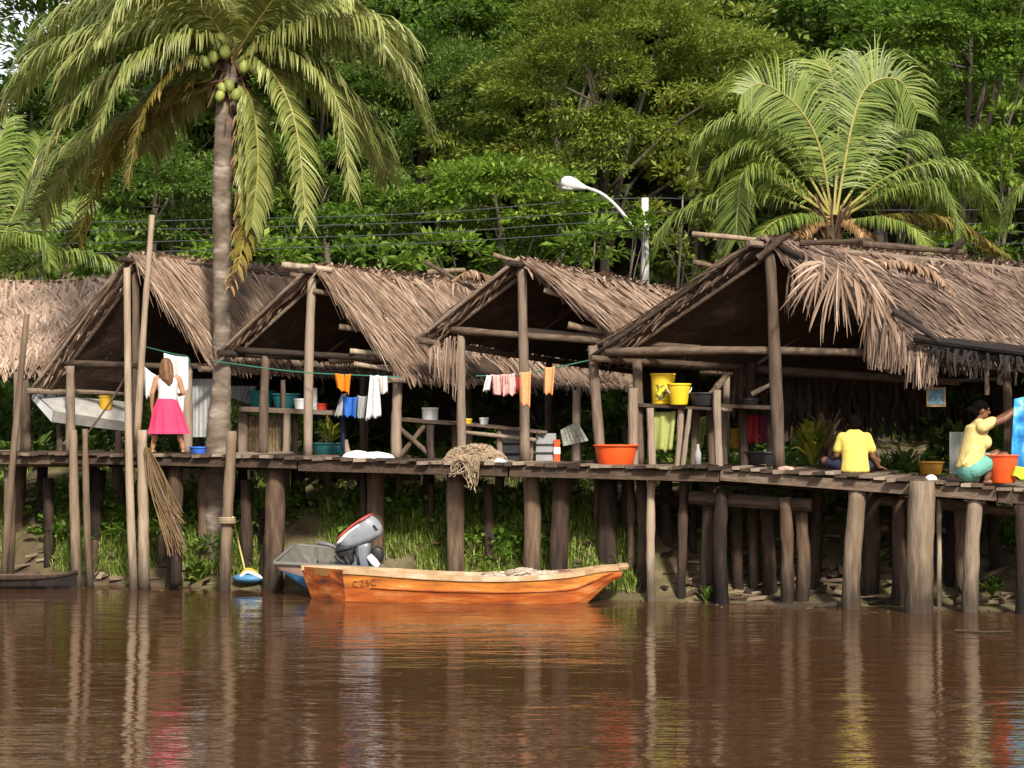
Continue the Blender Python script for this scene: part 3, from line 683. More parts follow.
for (x, y, yb, wv, off, lab) in ((177, 530, 585, 13, -.1, 'short sawn stump in the shallows under the hanging net'), (95, 540, 580, 9, .6, 'short stump on the bank behind the paired posts'), (265, 545, 582, 9, .5, 'blackened stump between the palm post and the grey skiff'), (118, 550, 575, 7, .8, 'small stump just left of the tall bare pole foot')):
    free_pole('stump', (x, y), (x - 1, yb), wv, off, off, lab, 'stump', 'stilt')

# ---------------------------------------------------------------- huts
def nz3(p, s): return mnoise.noise(p * s)
def slope(parent, A, B, Rv, mat, dens=950, length=(.5, 1.1), mess=.12, over=1.02, frontover=.02, wid=(.006, .014), top_mat='thatch_under', name='thatch_slope', lift=(.008, .045)):
    """A ridge front, B eave front, Rv ridge vector"""
    dn = B - A; Ls = dn.length; Lr = Rv.length; d = dn.normalized(); r = Rv.normalized(); N_ = d.cross(r).normalized()
    if N_.z < 0: N_ = -N_
    sag = lambda u, v: N_ * (.06 * nz3(V(u * 5, v * 3, A.x), 1.0) - .05 * math.sin(math.pi * u) * (1 - v) + .03 * nz3(V(u * 14, v * 6, A.x), 1))
    fn = lambda u, v: A + Rv * u + dn * (v * over) + sag(u, v)
    mb = MB(); mb.grid(lambda u, v: fn(u, v) - N_ * .02, 26, 12, lambda: R.uniform(.2, .8), 0, .05 if N_.dot((B - A).cross(Rv)) < 0 else .05)
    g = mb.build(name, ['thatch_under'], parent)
    mb = MB(); n = int(Ls * Lr * dens)
    for i in range(n):
        u = R.uniform(-frontover, 1 + frontover); L = R.uniform(*length); v = -.03 + (i + R.random()) / n * (1.10 - L / Ls)
        p = fn(u, v) + N_ * R.uniform(*lift)
        dd = (d + r * R.gauss(0, mess) + N_ * R.uniform(-.02, .05)).normalized()
        wv = r * math.cos(.0) + N_ * R.uniform(-.5, .5); wv = (wv - dd * wv.dot(dd)).normalized()
        hw = R.uniform(*wid); e = p + dd * L * .5 + N_ * R.uniform(0, .03); f = p + dd * L + N_ * R.uniform(-.035, .02) + V(0, 0, -.02)
        if v + L / Ls > 1.12: f = f + V(0, 0, -R.uniform(.05, .2))
        mb.strip([p, e, f], [hw, hw * .9, hw * .25], wv, min(1, max(0, R.gauss(.5, .16) + .16 * nz3(p, 1.6))))
    g2 = mb.build('leaf_cover', mat, g)
    # eave and verge fringes hang off the edge
    mb = MB()
    for i in range(int(Lr * 60)):
        u = R.uniform(-.01, 1.01); p = fn(u, R.uniform(.9, 1.0)) + N_ * R.uniform(-.03, .03); L = R.uniform(.05, .18)
        dd = (d * .7 + V(0, 0, -.8) + r * R.gauss(0, .18)).normalized(); q = p + d * .12
        mb.strip([p, q, q + dd * L], [.02, .022, .006], r, min(1, max(0, R.gauss(.48, .22))))
    for i in range(int(Ls * 36)):
        v = R.uniform(0, 1.02); p = fn(R.uniform(-.01, .03), v) - N_ * R.uniform(0, .06); L = R.uniform(.08, .24)
        dd = (d * .9 - r * R.uniform(0, .5) + V(0, 0, -.35) + N_ * R.uniform(-.15, .1)).normalized()
        mb.strip([p, p + dd * L * .5, p + dd * L - V(0, 0, .03)], [.018, .018, .005], (r + N_ * R.uniform(-.6, .6)).normalized(), min(1, max(0, R.gauss(.42, .22))))
    mb.build('fringe', mat, g)
    return fn, N_, d, r
def hut(label, fa, fl, fr, off, Rv, mat, beams, posts, purlins=(), rear=True, offs=None, sticks=(), wall=.95, side=0, **kw):
    o3 = offs or (off, off, off)
    A = P(fa[0], fa[1], DL(fa[0], o3[0])); L_ = P(fl[0], fl[1], DL(fl[0], o3[1])); R_ = P(fr[0], fr[1], DL(fr[0], o3[2])); Rv = V(*Rv)
    base = (L_ + R_) / 2 + Rv * .5; base.z = zdeck(base.x, base.y) - .05
    t = thing('thatched_hut', base, label, 'hut')
    slope(t, A, R_, Rv, mat, **kw)
    kw2 = dict(kw); kw2['dens'] = 300; slope(t, A, L_, Rv, mat, **kw2)
    up = V(0, 0, 1); rn = Rv.normalized()
    mb = MB(); mb.log(A - rn * .35 - up * .06, A + Rv + rn * .1 - up * .06, .05, .05, 8, .006); mb.build('ridge_pole', 'woodx', t)
    mb = MB()                                     # crushed leaf cap along the ridge
    for i in range(int(Rv.length * 70)):
        p = A + Rv * R.uniform(0, 1) + up * R.uniform(.0, .05); sd_ = R.choice((-1, 1)); g = (R_ - A).normalized() if sd_ > 0 else (L_ - A).normalized()
        dd = (g * .7 + rn * R.gauss(0, .9) + up * R.uniform(-.1, .12)).normalized(); L = R.uniform(.25, .55)
        mb.strip([p - dd * .1, p + dd * L * .5, p + dd * L - up * R.uniform(0, .08)], [.02, .026, .008], rn, min(1, max(0, R.gauss(.5, .22))))
    mb.build('ridge_cap', mat, t)
    mb = MB(); mb.log(A - rn * .10 + up * .05, L_ - rn * .10 + (L_ - A).normalized() * .2 + up * .02, .032, .03, 8, .008); mb.build('rafter', 'woodx', t, True)
    for Q in (L_, R_):
        for u in (0.02, .34, .67, .98):
            nn = V(0, 0, -.10)
            mb = MB(); mb.log(A + Rv * u + nn - (Q - A).normalized() * .15, Q + Rv * u + nn + (Q - A).normalized() * .12, .036, .03, 6, .006); mb.build('rafter', 'woodx', t)
        mb = MB(); mb.log(Q + V(0, 0, -.12) - rn * .3, Q + Rv + V(0, 0, -.12), .05, .045, 6, .006); mb.build('wall_plate', 'woodx', t)
    for (a, b, r, of) in beams:
        mb = MB(); mb.log(P(a[0], a[1], DL(a[0], of)), P(b[0], b[1], DL(b[0], of)), r, r * .9, 8, .008, 10, .09); mb.build('tie_beam', 'woodx', t, True)
    for (a, b, wpx, of) in posts:
        d = DL(a[0], of); pt = P(a[0], a[1], d); pb = P(b[0], b[1], DL(b[0], of)); pb.z = zfloor(pb.x, pb.y) - .02
        mb = MB(); r = wpx / F * d / 2; mb.log(pb, pt, r * 1.08, r * .95, 10, .010, 10, .07); mb.build('post', 'wood', t, True)
    for (a, b, wpx, of) in purlins:
        mb = MB(); r = wpx / F * DL(a[0], of) / 2; mb.log(P(a[0], a[1], DL(a[0], of)), P(b[0], b[1], DL(b[0], of + .25)), r, r * .85, 5, .01, 8, .1); mb.build('purlin', 'pale_pole', t, True)
    if side:                                       # leaf screen added under the far eave to darken the view behind
        mb = MB()
        for i in range(900):
            u = R.uniform(.30, 1.0); p = L_ + Rv * u + V(R.uniform(-.06, .06), R.uniform(-.06, .06), R.uniform(-.1, .05)); Lh = side * R.uniform(.7, 1.1)
            mb.strip([p, p + V(R.uniform(-.08, .08), R.uniform(-.06, .06), -Lh * .5), p + V(R.uniform(-.12, .12), R.uniform(-.08, .08), -Lh)], [.03, .035, .01], (rn + V(R.uniform(-.4, .4), R.uniform(-.4, .4), 0)).normalized(), R.uniform(.2, .9))
        mb.build('shade_screen', 'thatch_under', t)
    if rear:                                       # leaf gable added at the back to darken the inside; rear posts
        mb = MB(); A2, L2, R2 = A + Rv * .97, L_ + Rv * .97, R_ + Rv * .97
        n = 620
        for i in range(n):
            u = R.random(); top = L2.lerp(A2, u * 2) if u < .5 else A2.lerp(R2, u * 2 - 1)
            bot = L2.lerp(R2, u) + V(0, 0, -wall + R.uniform(-.25, .1)); p = top + V(R.uniform(-.05, .05), R.uniform(-.05, .05), 0)
            mb.strip([p, p.lerp(bot, .5) + V(R.uniform(-.08, .08), R.uniform(-.05, .05), 0), bot], [.05, .06, .03], (R2 - L2).normalized(), R.uniform(.1, .7))
        mb.build('added_gable_wall', 'thatch_under', t)
        for Q in (L2, R2, L_ + Rv * .5, R_ + Rv * .5):
            pb = V(Q.x, Q.y, gz(Q.x, Q.y) - .2); mb = MB(); mb.log(pb, Q - up * .1, .06, .055, 6, .01); mb.build('post', 'wood', t, True)
    return t, A, L_, R_, Rv
hut('low hut at the left edge under a pale pinkish shaggy leaf roof', (-150, 287), (-260, 330), (-150, 372), 0, (5.15, .35, .10), 'thatch_pale', [], [((18, 372), (18, 450), 9, 1.9), ((24, 380), (26, 450), 10, 1.5)], rear=False, offs=(3.2, 4.6, 1.6), dens=800, mess=.42, length=(.3, .7), wid=(.012, .028), lift=(.015, .11))
hut('first full hut, its dark gable behind the tall bare pole and the girl', (137, 257), (42, 384), (215, 362), 1.0, (4.3, 4.8, -.08), 'thatch',
    [((60, 363), (214, 366), .06, 1.05), ((60, 376), (120, 374), .04, 2.4)], [((135, 262), (137, 450), 8, 1.1), ((70, 366), (70, 452), 9, .9), ((188, 366), (187, 450), 10, 1.05)], mess=.13)
t2 = hut('second hut, beside the palm trunk, gable open with pale purlin ends showing', (318, 268), (233, 346), (402, 372), .9, (3.7, 4.4, -.06), 'thatch',
    [((236, 350), (388, 359), .052, .95), ((330, 361), (395, 360), .05, 1.6)], [((312, 276), (308, 452), 9, .9), ((266, 356), (263, 452), 9, 1.0), ((398, 374), (396, 455), 10, 1.1), ((283, 380), (286, 452), 5, 2.2), ((345, 440), (349, 452), 6, 1.0)],
    [((282, 265), (332, 270), 7, .7), ((290, 274), (318, 279), 7, .8), ((313, 291), (352, 298), 6, .85), ((339, 327), (378, 331), 6, .85), ((350, 351), (381, 354), 6, .85), ((354, 364), (404, 372), 5, .85)], mess=.13)
hut('third hut, in the middle behind the net heap, with frayed hanging left eave', (524, 262), (431, 334), (618, 337), .8, (3.6, 4.2, -.36), 'thatch',
    [((452, 330), (604, 341), .055, .85), ((590, 343), (700, 348), .05, .9), ((520, 330), (606, 338), .05, 1.5)], [((522, 264), (525, 462), 10, .8), ((461, 336), (462, 455), 9, .9), ((593, 346), (602, 445), 10, .75), ((577, 390), (573, 458), 9, 2.0)],
    [((493, 255), (522, 264), 5, .7), ((544, 290), (576, 300), 6, .75), ((568, 325), (612, 334), 7, .75)], mess=.14)
hut('big right-hand hut, its brown roof torn at the front with hanging dead leaves', (768, 241), (608, 351), (915, 352), .55, (6.6, 4.0, -.24), 'thatch_old',
    [((606, 352), (876, 353), .062, .5), ((610, 360), (900, 378), .07, 2.6), ((700, 372), (960, 382), .06, 3.0)], [((769, 244), (779, 466), 12, .45), ((637, 360), (640, 468), 10, .9), ((752, 362), (748, 466), 10, 2.4)],
    [((692, 234), (765, 241), 6, .3), ((693, 262), (722, 268), 6, .6)], mess=.22, side=1.0, length=(.35, .8), lift=(.012, .075))

# frayed leaves on the third hut's left eave, torn dead fronds on the big hut
def hanging_fringe(x0, x1, ytop, ybot, off, mat, n, name, label, parent=None):
    mb = MB()
    for i in range(n):
        x = R.uniform(x0, x1); d = DL(x, off + R.uniform(-.06, .06)); k = (x - x0) / (x1 - x0)
        yt = ytop[0] + (ytop[1] - ytop[0]) * k + R.uniform(-3, 3); yb = ybot[0] + (ybot[1] - ybot[0]) * k + R.uniform(-14, 4)
        p = P(x, yt, d); q = P(x + R.uniform(-4, 4), yb, d - R.uniform(0, .1))
        mb.strip([p, p.lerp(q, .5) + V(R.uniform(-.02, .02), -.04, 0), q], [.009, .014, .004], V(.9, R.uniform(-.5, .5), 0).normalized(), min(1, max(0, R.gauss(.55, .22))))
    return tag(mb.build(name, mat), label, 'dead leaves')
hanging_fringe(428, 460, (345, 336), (372, 400), .85, 'thatch_old', 50, 'dead_palm_leaves', 'dark frayed leaves dangling from the left eave of the third hut')
hanging_fringe(866, 905, (312, 330), (366, 372), .25, 'thatch_old', 240, 'dead_palm_leaves', 'thick curtain of dry tan leaf strips over the big hut beam')
hanging_fringe(908, 936, (345, 352), (386, 386), .3, 'thatch_old', 110, 'dead_palm_leaves', 'short square clump of dry leaf strips below the charred beam')
hanging_fringe(940, 978, (357, 362), (372, 376), .5, 'thatch_old', 70, 'dead_palm_leaves', 'small ragged leaf remnant along the beam above the blue picture')
def dead_frond(pts, d, dy, L, label, **kw):
    t = thing('dead_palm_frond', P(*pts[0], d), label, 'palm frond')
    palm_head(t, None, [(pts, dy, 'palm_dead', dict(L=L, **kw))], d, L); return t
M['palm_dead'] = mat_var('dry_palm_leaf', [(0, (.12, .065, .035)), (0.5, (.27, .165, .10)), (1, (.46, .33, .22))], .75, .8, .2, (1, 1, 1), 1.0, transl=.1)
dd_ = DL(840, .2)
def leaf_fan(x, y, off, a0, a1, Lpx, n, label, mat='thatch', wid=.026, fold=.12):
    """dry leaflets still joined at one point, hanging and spreading"""
    d = DL(x, off); p = P(x, y, d); mb = MB()
    for k in range(n):
        a = math.radians(a0 + (a1 - a0) * (k + R.uniform(-.3, .3)) / max(1, n - 1)); L = Lpx / F * d * R.uniform(.7, 1.1)
        dr = V(math.sin(a), R.uniform(-.25, .1), -math.cos(a)).normalized(); pts = [p + V(R.uniform(-.02, .02), R.uniform(-.03, .03), R.uniform(-.03, .02))]; e = dr
        for q in range(4): pts.append(pts[-1] + e * L / 4); e = (e + V(R.uniform(-.12, .12), R.uniform(-.12, .12), -.22)).normalized()
        wv = V(math.cos(a), R.uniform(-.7, .7), math.sin(a)).normalized(); w_ = wid * R.uniform(.6, 1.1)
        mb.strip(pts, [w_ * .35, w_, w_ * .95, w_ * .7, w_ * .1], wv, min(1, max(0, R.gauss(.55, .2))))
    mb.tube([p + V(-.02, 0, .08), p, p + V(0, 0, -Lpx / F * d * .45)], [.016, .014, .006], 5, .6)
    return tag(mb.build('dead_palm_leaf', mat), label, 'palm leaf')
for (x, y, of, a0, a1, L, n, lb, m_, wd) in (
    (839, 268, .1, -34, 38, 74, 20, 'widest fan of dry tan leaflets hanging from the torn gable of the big hut', 'thatch', .019),
    (822, 270, .15, -62, -22, 58, 9, 'broad dry leaf slanting left of the widest hanging fan', 'thatch', .024),
    (806, 258, .3, -30, 25, 52, 12, 'brown tuft of leaflets hanging beside the big hut centre post', 'thatch_old', .018),
    (792, 262, .5, -12, 40, 60, 12, 'dark stringy leaflets hanging close to the right side of the centre post', 'thatch_old', .014),
    (856, 272, .1, 5, 60, 58, 14, 'dry leaf spread over the torn verge right of the widest fan', 'thatch', .024),
    (872, 288, .12, -15, 40, 58, 14, 'dry leaf hanging over the verge above the leaf curtain', 'thatch', .022),
    (888, 305, .15, -15, 25, 52, 14, 'dry leaf drooping from the verge at the right of the leaf curtain', 'thatch_old', .020),
    (846, 254, .0, 40, 85, 60, 10, 'flat pale dry leaf pointing right near the roof peak', 'thatch', .018),
    (824, 262, .05, -100, -55, 40, 6, 'short bright broken leaf pointing left near the roof peak', 'thatch_pale', .020),
    ):
    leaf_fan(x, y, of, a0, a1, L, n, lb, m_, wd)
dead_frond([(860, 262), (900, 262), (930, 272), (950, 290)], dd_, -.2, .3, 'flattened dry frond lying on the front edge of the big roof', droop=.3, n=26, wid=.026)
dead_frond([(452, 282), (470, 272), (492, 280), (505, 300)], DL(470, 1.2), .1, .3, 'dry frond sticking up where second and third roofs meet', droop=.3, n=20, wid=.02)

def stick(name, a, b, wpx, off, mat, label, cat='branch', off2=None, bend=.02, group=None):
    d0 = DL(a[0], off); d1 = DL(b[0], off if off2 is None else off2); r = wpx / F * d0 / 2; mb = MB(); mb.log(P(a[0], a[1], d0), P(b[0], b[1], d1), r, r * .75, 8, bend, 8, .12)
    return tag(mb.build(name, mat), label, cat, group)
stick('charred_beam', (914, 338), (1050, 356), 9, .15, 'char', 'blackened pole end jutting from the burnt right eave, upper one', 'beam')
stick('charred_beam', (893, 311), (940, 342), 7, .1, 'char', 'short blackened rafter slanting down to the charred eave pole', 'beam')
stick('charred_beam', (900, 355), (1050, 360), 10, .3, 'woodx', 'thick brown pole under the blackened pole at the right eave', 'beam')
stick('shelf_pole', (938, 382), (1012, 379), 4, .6, 'woodx', 'thin level pole just above the small blue picture', 'pole')
stick('ridge_branch', (758, 258), (790, 234), 7, .3, 'dark_wood', 'crossing dark stick on the peak of the big roof', 'branch')
stick('ridge_branch', (770, 240), (812, 262), 7, .35, 'dark_wood', 'broken stick falling right from the peak of the big roof', 'branch')
stick('ridge_branch', (862, 244), (962, 252), 7, .9, 'dark_wood', 'long dark branch laid along the ridge of the big roof', 'branch', 1.9)
stick('ridge_branch', (800, 243), (870, 240), 6, .7, 'dark_wood', 'rough stick laid along the ridge near the big roof peak', 'branch', 1.0)
stick('ridge_branch', (963, 240), (950, 256), 8, 1.6, 'dark_wood', 'short upright knob of wood on the big roof ridge', 'branch')
stick('ridge_branch', (425, 262), (476, 290), 5, 1.5, 'woodx', 'pale stick lying on the roof between second and third huts', 'branch')
stick('ridge_branch', (428, 272), (465, 270), 5, 2.0, 'pale_pole', 'bleached stick near the end of the second hut ridge', 'branch')
# charred dark lean-to at the far right
def leanto():
    t = thing('lean_to', P(1010, 470, DL(1010, .8)), 'charred dark lean-to roof of burnt poles at the right edge', 'lean-to')
    for k in range(9):
        mb = MB(); a = P(930 + R.uniform(-16, 20), 341 + k * 1.3, DL(925, .2) + k * .22); b = P(1085, 356 + k * 1.5, DL(1085, .0) + k * .22); mb.log(a, b, R.uniform(.04, .07), .05, 8, .012, 8, .14)
        mb.build('burnt_pole', 'char' if k % 3 else 'dark_wood', t)
    for (x0, y0, x1, y1, w_, of) in ((1005, 355, 1008, 470, 9, .9), (985, 352, 987, 395, 5, .3), (1000, 352, 1000, 385, 5, .3), (1040, 360, 1042, 480, 12, .3)):
        mb = MB(); d = DL(x0, of); q = P(x1, y1, d); mb.log(q, P(x0, y0, d), w_ / F * d / 2, w_ / F * d / 2, 6, .02); mb.build('post', 'dark_wood', t)
    mb = MB()
    for i in range(60):
        x = R.uniform(930, 1060); d = DL(x, R.uniform(0, .3)); p = P(x, 346 + (x - 930) * .12, d); mb.strip([p, p + V(R.uniform(-.05, .05), 0, -R.uniform(.05, .2)), p + V(R.uniform(-.1, .1), 0, -R.uniform(.15, .4))], [.02, .02, .005], V(1, 0, 0), R.random())
    mb.build('fringe', 'char', t)
leanto()
# ---------------------------------------------------------------- boats
M['orange'] = mat_var('orange_hull_paint', [(0.1, (.10, .04, .015)), (0.3, (.34, .10, .013)), (0.5, (.50, .16, .018)), (0.7, (.58, .23, .04)), (0.9, (.60, .40, .22))], .55, 3.2, .75, (.6, 1, 3), .35, .3, 14, spec=.5)
M['red_hull'] = mat_var('red_orange_hull_paint', [(0.1, (.06, .022, .010)), (0.32, (.26, .055, .010)), (0.55, (.42, .095, .012)), (0.8, (.50, .20, .06))], .55, 3.2, .75, (.6, 1, 3), .35, .3, 14, spec=.5)
M['gunwale'] = mat_var('worn_gunwale', [(0.05, (.16, .08, .035)), (0.42, (.42, .27, .14)), (0.85, (.62, .48, .34))], .7, 5.0, .5, (.6, 1, 1), .6, .6, 18)
M['skiff_grey'] = mat_var('skiff_inside_grey', [(0.05, (.09, .085, .07)), (0.9, (.22, .205, .175))], .65, 4, .4, rndw=.5, bump=.3)
M['skiff_blue'] = mat_var('skiff_blue_paint', [(0.05, (.03, .11, .24)), (0.9, (.09, .28, .50))], .5, 4, .4, rndw=.5)
M['skiff_rust'] = mat_var('skiff_faded_red', [(0.05, (.20, .10, .075)), (0.9, (.42, .30, .25))], .6, 4, .4, rndw=.5)
M['white_paint'] = mat_plain('white_paint', (.74, .73, .70), .45, .12)
M['grey_paint'] = mat_plain('motor_grey', (.15, .165, .19), .35, .15)
M['pale_grey'] = mat_plain('motor_pale_grey', (.23, .245, .27), .45, .3, 5)
M['black'] = mat_plain('black_rubber', (.018, .018, .02), .5, .3)
M['red'] = mat_plain('red_paint', (.45, .07, .05), .5, .25)
def net_heap(name, pts, label, mat='net', strands=26, cat='fishing net', hang=()):
    """heap of twine: low mound under many looped strands. pts = (px, py, off) mound points with radius"""
    mb = MB()
    for (c, rx, ry, rz) in pts:
        for k in range(strands):
            n = 14; ph = R.uniform(0, 6.28); tilt = R.uniform(-.5, .5); rr = R.uniform(.25, 1.0)
            loop = []
            for i in range(n + 1):
                a = 6.28 * i / n + ph; q = rr * (1 + .25 * math.sin(3 * a + ph))
                h = max(.0, 1 - (q * .9) ** 2) ** .5
                loop.append(c + V(rx * q * math.cos(a), ry * q * math.sin(a), rz * (h * R.uniform(.75, 1.08) + .05)))
            mb.tube(loop, R.uniform(.004, .008), 5, None, 0, 0, False)
        vs = []; mb2 = mb
        mb.grid(lambda u, v: c + V(rx * .95 * (v) * math.cos(6.2832 * u), ry * .95 * v * math.sin(6.2832 * u), rz * (.9 * math.sqrt(max(0, 1 - v * v)) + .12 * nz3(V(math.cos(6.28 * u) * 3 * v, math.sin(6.28 * u) * 3 * v, c.x), 1.5))), 22, 8, lambda: R.random())
    for (a, b, sag) in hang:
        for k in range(26):
            a2 = a + V(R.uniform(-.18, .18), R.uniform(-.03, .03), R.uniform(-.03, .03)); b2 = b + V(R.uniform(-.08, .08), R.uniform(-.04, .0), R.uniform(-.05, .3)); m_ = a2.lerp(b2, .5) + V(R.uniform(-.06, .06), R.uniform(-.05, 0), R.uniform(-sag, 0))
            mb.tube(catmull([a2, m_, b2], 8), R.uniform(.004, .008), 5, None, 0, 0, False)
    return tag(mb.build(name, mat), label, cat)
M['net'] = mat_var('net_twine', [(0, (.16, .11, .065)), (0.5, (.32, .235, .145)), (1, (.48, .37, .25))], .9, 20, .4, bump=.8, bscale=45)
M['net_pale'] = mat_var('pale_net_twine', [(0, (.22, .16, .11)), (0.5, (.46, .37, .27)), (1, (.66, .55, .44))], .9, 20, .4, bump=.8, bscale=45)

def orange_boat():
    xs, xb = P(342, 0, 26.95).x, P(622, 0, 26.9).x; L = xb - xs
    cx = lambda t: xs + L * t
    cyy = lambda t: 27.32 - .32 * t
    hw = lambda t: .42 * (.86 + .14 * min(1, t / .3)) * (1 if t < .5 else max(.0, 1 - ((t - .5) / .5) ** 2.6 * .80))
    rim = lambda t: .452 - .10 * math.sin(math.pi * min(1, t / .92) ** 1.2) * .95 + .05 * smooth(.8, 1, t)
    bot = lambda t: -.16 + .50 * smooth(.80, 1.0, t) ** 1.2
    K = 30
    def sec(t, inner=False):
        h = hw(t); z1 = rim(t); z0 = bot(t); out = []
        for (q, zq) in ((-1, 1), (-.93, .62), (-.82, .28), (-.60, .06), (0, 0), (.60, .06), (.82, .28), (.93, .62), (1, 1)):
            y = q * h; z = z0 + (z1 - z0) * zq
            if inner:
                y = q * (h - .035); z = max(z0 + (z1 - z0) * zq + .04, .04 if zq < .3 else -9) if zq < 1 else z1 + .003
            lat = (q + 1) / 2; k = max(0, 1 - t / .2)
            x = cx(t) + k * (-.66 * lat + .14 * (1 - zq) + (.03 if inner else 0))
            out.append(V(x, cyy(t) + y, z))
        return out
    base = V(cx(.5), cyy(.5), -.16)
    t = thing('canoe', base, 'orange wooden motor canoe with worn pale gunwale, carrying a heaped net', 'boat')
    mb = MB(); S = [sec(i / K) for i in range(K + 1)]
    for i in range(K):
        for j in range(8):
            low = (j in (1, 2, 3, 4, 5, 6))
            mb.add([S[i][j], S[i + 1][j], S[i + 1][j + 1], S[i][j + 1]], [(0, 1, 2, 3)], .5 + .1 * math.sin(i), 1 if low else 0)
    mb.add(S[K], [tuple(range(9))], .5, 0)
    # transom with motor notch
    a = S[0]; n1 = a[0].lerp(a[8], .30); n2 = a[0].lerp(a[8], .70); dz = V(0, 0, -.10)
    mb.add([a[0], n1, n1 + dz, n2 + dz, n2, a[8], a[7], a[6], a[5], a[4], a[3], a[2], a[1]], [tuple(range(13))], .35, 1)
    mb.build('hull', ['orange', 'red_hull'], t)
    mb = MB(); S2 = [sec(i / K, True) for i in range(K + 1)]
    for i in range(K):
        for j in range(8): mb.add([S2[i][j], S2[i][j + 1], S2[i + 1][j + 1], S2[i + 1][j]], [(0, 1, 2, 3)], .4)
    mb.add(S2[0], [tuple(range(9))[::-1]], .3)
    mb.build('inside', mat_var('boat_inside', [(0.1, (.22, .10, .03)), (.9, (.50, .28, .08))], .7, 4, .4), t)
    for j in (0, 8):
        mb = MB(); n = K; vs = []
        for i in range(K + 1):
            p = (S[i][j] + S2[i][j]) / 2; o = V(0, 1, 0) * (.035 if True else 0)
            if i == K: o = V(0, 1, 0) * .035
            vs += [p - o + V(0, 0, -.05), p + o + V(0, 0, -.05), p + o + V(0, 0, .02), p - o + V(0, 0, .02)]
        fs = [(i * 4 + k, i * 4 + (k + 1) % 4, (i + 1) * 4 + (k + 1) % 4, (i + 1) * 4 + k) for i in range(K) for k in range(4)] + [(3, 2, 1, 0), (K * 4, K * 4 + 1, K * 4 + 2, K * 4 + 3)]
        mb.add(vs, fs, lambda: R.uniform(.3, .7)); mb.build('gunwale', 'gunwale', t)
    mb = MB(); e0, e1 = S[K][0], S[K][8]; mb.tube(catmull([e0 + V(-.05, 0, -.01), e0.lerp(e1, .2) + V(.05, 0, 0), e0.lerp(e1, .8) + V(.05, 0, 0), e1 + V(-.05, 0, -.01)], 8), .05, 8); mb.build('bow_cap', 'gunwale', t)
    mb = MB(); mb.tube([(S[i][1] + V(0, -.006, 0)) for i in range(3, K)], .014, 6, .3); mb.build('rub_strake', 'red_hull', t)
    for tt in (.2, .45, .9):
        i = int(tt * K); q = MB(); m = (S2[i][1] + S2[i][7]) / 2; m.z = rim(tt) - .10; q.box(m, V(.10, 0, 0), V(0, (S2[i][7].y - S2[i][1].y) / 2 - .02, 0), V(0, 0, .015)); q.build('thwart', 'gunwale', t)
    # faded letters on the side
    cu = bpy.data.curves.new('faded_lettering', 'FONT'); cu.body = 'CZSC'; cu.size = .13; cu.extrude = .001; cu.space_character = 1.1
    ob = bpy.data.objects.new('faded_lettering', cu); C.objects.link(ob)
    p = P(353, 588, 27.0); ti = (p.x - xs) / L; s_ = sec(ti); a0, a1 = s_[0], s_[1]
    n = (a0 - a1); zz = n.normalized(); xx = V(1, -.125, 0).normalized(); nn = xx.cross(zz).normalized(); xx = zz.cross(nn).normalized()
    mt = Matrix((xx, zz, nn)).transposed().to_4x4(); mt.translation = a0 + (a1 - a0) * 1.0 + nn * .016 + V(p.x - a1.x, 0, 0)
    dg = bpy.context.evaluated_depsgraph_get(); me = bpy.data.meshes.new_from_object(ob.evaluated_get(dg)); bpy.data.objects.remove(ob)
    me.transform(mt); me.materials.clear(); me.materials.append(mat_plain('faded_dark_paint', (.36, .095, .013), .7, .4))
    o2 = bpy.data.objects.new('faded_lettering', me); C.objects.link(o2); o2.parent = t; o2.location = -base
    WO[o2.name] = np.zeros(3)
    return t, S2, rim
ob_t, ob_S2, ob_rim = orange_boat()
def boat_pt(t, y=0, z=.3): return V(P(342, 0, 26.95).x + (P(627, 0, 26.9).x - P(342, 0, 26.95).x) * t, 27.32 - .32 * t + y, z)
net_heap('net_bundle', [(boat_pt(.64, 0, .30), .34, .20, .16), (boat_pt(.72, -.02, .30), .36, .2, .13), (boat_pt(.55, .02, .28), .3, .2, .13)], 'pale crumpled fishing net heaped inside the orange canoe', 'net_pale', 24)
net_heap('cloth_heap', [(boat_pt(.78, -.02, .32), .22, .16, .12)], 'reddish-brown rag heap beside the net in the orange canoe', mat_var('rag_brown', [(0, (.14, .06, .04)), (1, (.42, .24, .18))], .9, 12, .4), 14, 'rags')

def outline_solid(mb, pts, d, th, bev=.82, rnd=None, mi=0, dep=None):
    """closed pixel outline at depth d turned into a rounded solid of thickness th"""
    q = [P(x, y, d) for (x, y) in pts]; c = sum(q, V(0, 0, 0)) / len(q); n = len(q); vs = []
    for (k, o) in ((bev * .7, -th / 2), (bev, -th * .42), (1, -th * .25), (1, th * .25), (bev, th * .42), (bev * .7, th / 2)):
        vs += [c + (p - c) * k + V(0, o, 0) for p in q]
    fs = [(i * n + k, i * n + (k + 1) % n, (i + 1) * n + (k + 1) % n, (i + 1) * n + k) for i in range(5) for k in range(n)]
    fs += [tuple(range(n))[::-1], tuple(range(5 * n, 6 * n))]
    mb.add(vs, fs, rnd, mi)
def smooth_poly(pts, n=36):
    p3 = [V(a, b, 0) for a, b in pts]; p3 = p3[-1:] + p3 + p3[:2]; out = []
    m = len(pts)
    for i in range(n):
        t = i / n * m; k = int(t); u = t - k; a, b, c, d = p3[k:k + 4]
        v = .5 * ((2 * b) + (c - a) * u + (2 * a - 5 * b + 4 * c - d) * u * u + (3 * b - a - 3 * c + d) * u ** 3); out.append((v.x, v.y))
    return out
